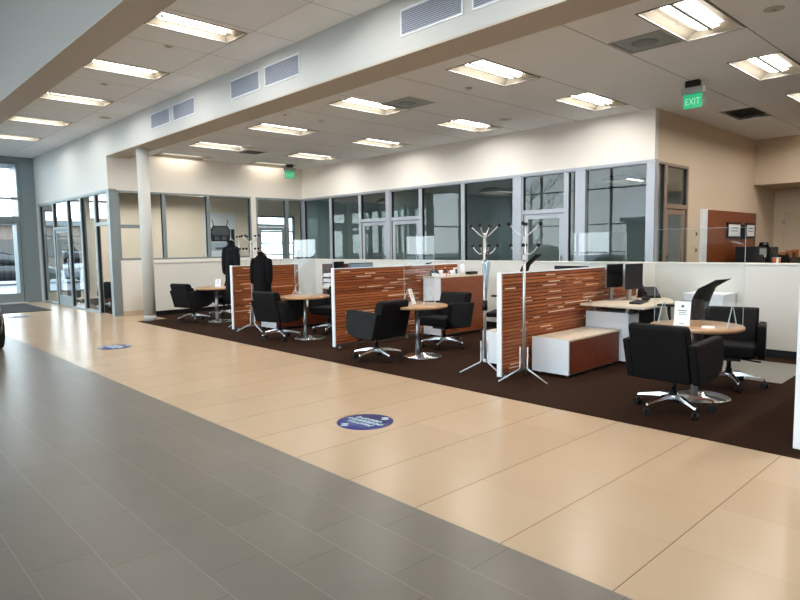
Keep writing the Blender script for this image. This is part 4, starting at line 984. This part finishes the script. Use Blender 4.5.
# ------------------------------------------------------------------ cars and the outside
def car(loc, rz, label, paint, L=4.5, W=1.80):
    t = thing('car', label, 'car', loc, rz)    # local: nose at -y (y = 0), extends +y, centre x = 0
    st = [(0.00, .62, .22, .60), (.10, .78, .20, .68), (.45, .87, .18, .80), (1.15, .90, .18, .92), (1.9, .90, .18, .96), (3.4, .90, .18, .98), (4.1, .87, .20, .96), (4.42, .76, .24, .90), (4.5, .66, .32, .80)]
    rings = []
    for y, hw, z0, z1 in st:
        hw *= W / 1.8; ring = []
        for k in range(20):
            a = 2 * math.pi * k / 20; c, s = math.cos(a), math.sin(a); e = .45
            ring.append(Vector((math.copysign(abs(c) ** e, c) * hw, y, (z0 + z1) / 2 + math.copysign(abs(s) ** e, s) * (z1 - z0) / 2)))
        rings.append(ring)
    body = MB().loft(rings).build('body', paint, t)
    cab = [(1.25, .70, .93), (1.95, .66, 1.34), (2.4, .62, 1.45), (3.2, .60, 1.43), (3.7, .62, 1.28), (4.15, .68, .96)]
    rings = [[Vector((-hw - .06, y, .90)), Vector((-hw + .02, y, z)), Vector((-hw * .6, y, z + .03)), Vector((hw * .6, y, z + .03)), Vector((hw - .02, y, z)), Vector((hw + .06, y, .90))] for y, hw, z in cab]
    MB().loft(rings).build('greenhouse', CARG, t)
    MB().prism([(1.98, 1.36), (2.4, 1.47), (3.2, 1.45), (3.68, 1.30), (3.66, 1.33), (3.2, 1.50), (2.4, 1.52), (1.98, 1.40)], -.56, .56, 'x').build('roof', paint, t)
    for y in (.85, 3.55):
        for s in (-1, 1):
            w = MB(); w.cone((s * .90, y, .33), (s * .70, y, .33), .33, .33, 28); o = w.build('wheel', TYRE, t)
            MB().cone((s * .905, y, .33), (s * .88, y, .33), .21, .22, 20).build('rim', STEEL, o)
    for s in (-1, 1): MB().ball((s * .62, .10, .58), .11, 12, sc=(1.2, .5, .55)).build('headlight', CHROME, t)
    MB().box(-.42, .42, -.012, .05, .30, .50).build('front_grille', VENTB, t)
    return t
car((1.13, 10.42, 0), 0, 'dark car at the edge of the grey tiles, only its corner showing', CARP)
car((-3.2, 2.6, 0), -12, 'silver showroom car beyond the picture, mirrored in the clear shields', CARS)
SB('ground', SNOW, (-60, 60, 21.05, 80, -.12, -.03), (-60, -8.15, -40, 21.05, -.12, -.03))
for i, (x, y, rz, p) in enumerate(((3.6, 33.0, 90, CARS), (8.6, 33.5, 90, CARP), (-18, 12, 10, CARS))):
    car((x, y, -.03), rz, ('silver car parked outside, seen through the corner office glass', 'dark car parked outside beyond the inner office window', 'silver car parked outside the tall showroom windows')[i], p)
def tree(x, y, h, seed, label):
    t = thing('bare_tree', label, 'tree', (x, y, -.03), 0, 'bare trees outside'); rr = random.Random(seed)
    MB().tube([(0, 0, 0), (.05, .02, h * .25), (0, .06, h * .5), (.06, 0, h * .95)], .15, 8, rs=[.18, .14, .10, .03]).build('trunk', BARK, t)
    b = MB()
    def br(p, d, l, r, n):
        q = p + d * l; b.tube([p, (p + q) / 2 + Vector((rr.uniform(-.05, .05), rr.uniform(-.05, .05), .04)) * l, q], r, 4, rs=[r, r * .75, r * .45])
        if n:
            for _ in range(3):
                e = (d + Vector((rr.uniform(-.8, .8), rr.uniform(-.8, .8), rr.uniform(-.1, .8)))).normalized(); br(p + d * l * rr.uniform(.5, 1), e, l * .62, r * .5, n - 1)
    for i in range(9):
        a = i * 2.4; z = h * (.3 + .065 * i); br(Vector((0, .04, z)), Vector((math.cos(a), math.sin(a), .6)).normalized(), h * .28, .05, 3)
    b.build('twigs', TWIG, t)
for i, (x, y, h) in enumerate(((-20, 4, 7), (-22, 17, 8), (-19, 27, 6.5), (-6, 38, 8), (1.5, 40, 7), (12.5, 36, 7.5))):
    tree(x, y, h, i + 1, 'bare winter tree outside the showroom, %s along the glass from the south end' % ('first', 'second', 'third', 'fourth', 'fifth', 'sixth')[i])
t = thing('building', 'long low building across the pavement west of the showroom', 'building', (-40, -20, -.03))
MB().box(0, 8, 0, 46, 0, 3.4).build('wall', BRICKM, t); MB().box(-.4, 8.4, -.4, 46.4, 3.4, 3.8).build('roof', PGREY, t)
for i in range(7): MB().box(8, 8.03, 3 + i * 6, 6 + i * 6, 1, 2.5).build('window', CARG, t)
t = thing('building', 'long brown building outside across the pavement north of the entrance', 'building', (-8, 56, -.03))
MB().box(0, 34, 0, 8, 0, 3.6).build('wall', BRICKM, t); MB().box(-.4, 34.4, -.4, 8.4, 3.6, 4.0).build('roof', PGREY, t)
for i in range(8): MB().box(1.5 + i * 4, 3.5 + i * 4, -.03, 0, 1, 2.5).build('window', CARG, t)

# ------------------------------------------------------------------ light
w = bpy.data.worlds.new('world'); scn.world = w; w.use_nodes = True
nt = w.node_tree; bg = nt.nodes['Background']
tc = nt.nodes.new('ShaderNodeTexCoord'); sp = nt.nodes.new('ShaderNodeSeparateXYZ'); cr = nt.nodes.new('ShaderNodeValToRGB')
nt.links.new(tc.outputs['Generated'], sp.inputs[0]); nt.links.new(sp.outputs['Z'], cr.inputs[0]); nt.links.new(cr.outputs[0], bg.inputs[0])
cr.color_ramp.elements[0].position = 0.0; cr.color_ramp.elements[0].color = (.93, .965, 1.0, 1)
cr.color_ramp.elements[1].position = .6; cr.color_ramp.elements[1].color = (.76, .88, 1.0, 1)
bg.inputs[1].default_value = 5.3
def portal(loc, rot, sx, sy):
    l = bpy.data.lights.new('portal', 'AREA'); l.shape = 'RECTANGLE'; l.size = sx; l.size_y = sy; l.cycles.is_portal = True
    o = bpy.data.objects.new('portal', l); COL.objects.link(o); o.location = loc; o.rotation_euler = rot
portal((-8.2, 6.93, 3.0), (0, R(-90), 0), 6.0, 27.8)
portal((.4, 21.1, 2.1), (R(-90), 0, 0), 8.4, 4.2)
portal((5.7, 21.1, 1.5), (R(-90), 0, 0), 1.3, 2.5)
portal((12.95, 21.1, 1.5), (R(-90), 0, 0), 2.1, 2.5)

scn.view_settings.view_transform = 'Standard'; scn.view_settings.look = 'None'; scn.view_settings.gamma = 1.0
scn.view_settings.exposure = 0.62; scn.view_settings.use_curve_mapping = False
scn.cycles.use_denoising = True
scn.cycles.max_bounces = 10; scn.cycles.diffuse_bounces = 6; scn.cycles.glossy_bounces = 4; scn.cycles.transparent_max_bounces = 24
scn.cycles.sample_clamp_indirect = 6.0
scn.cycles.caustics_reflective = False; scn.cycles.caustics_refractive = False
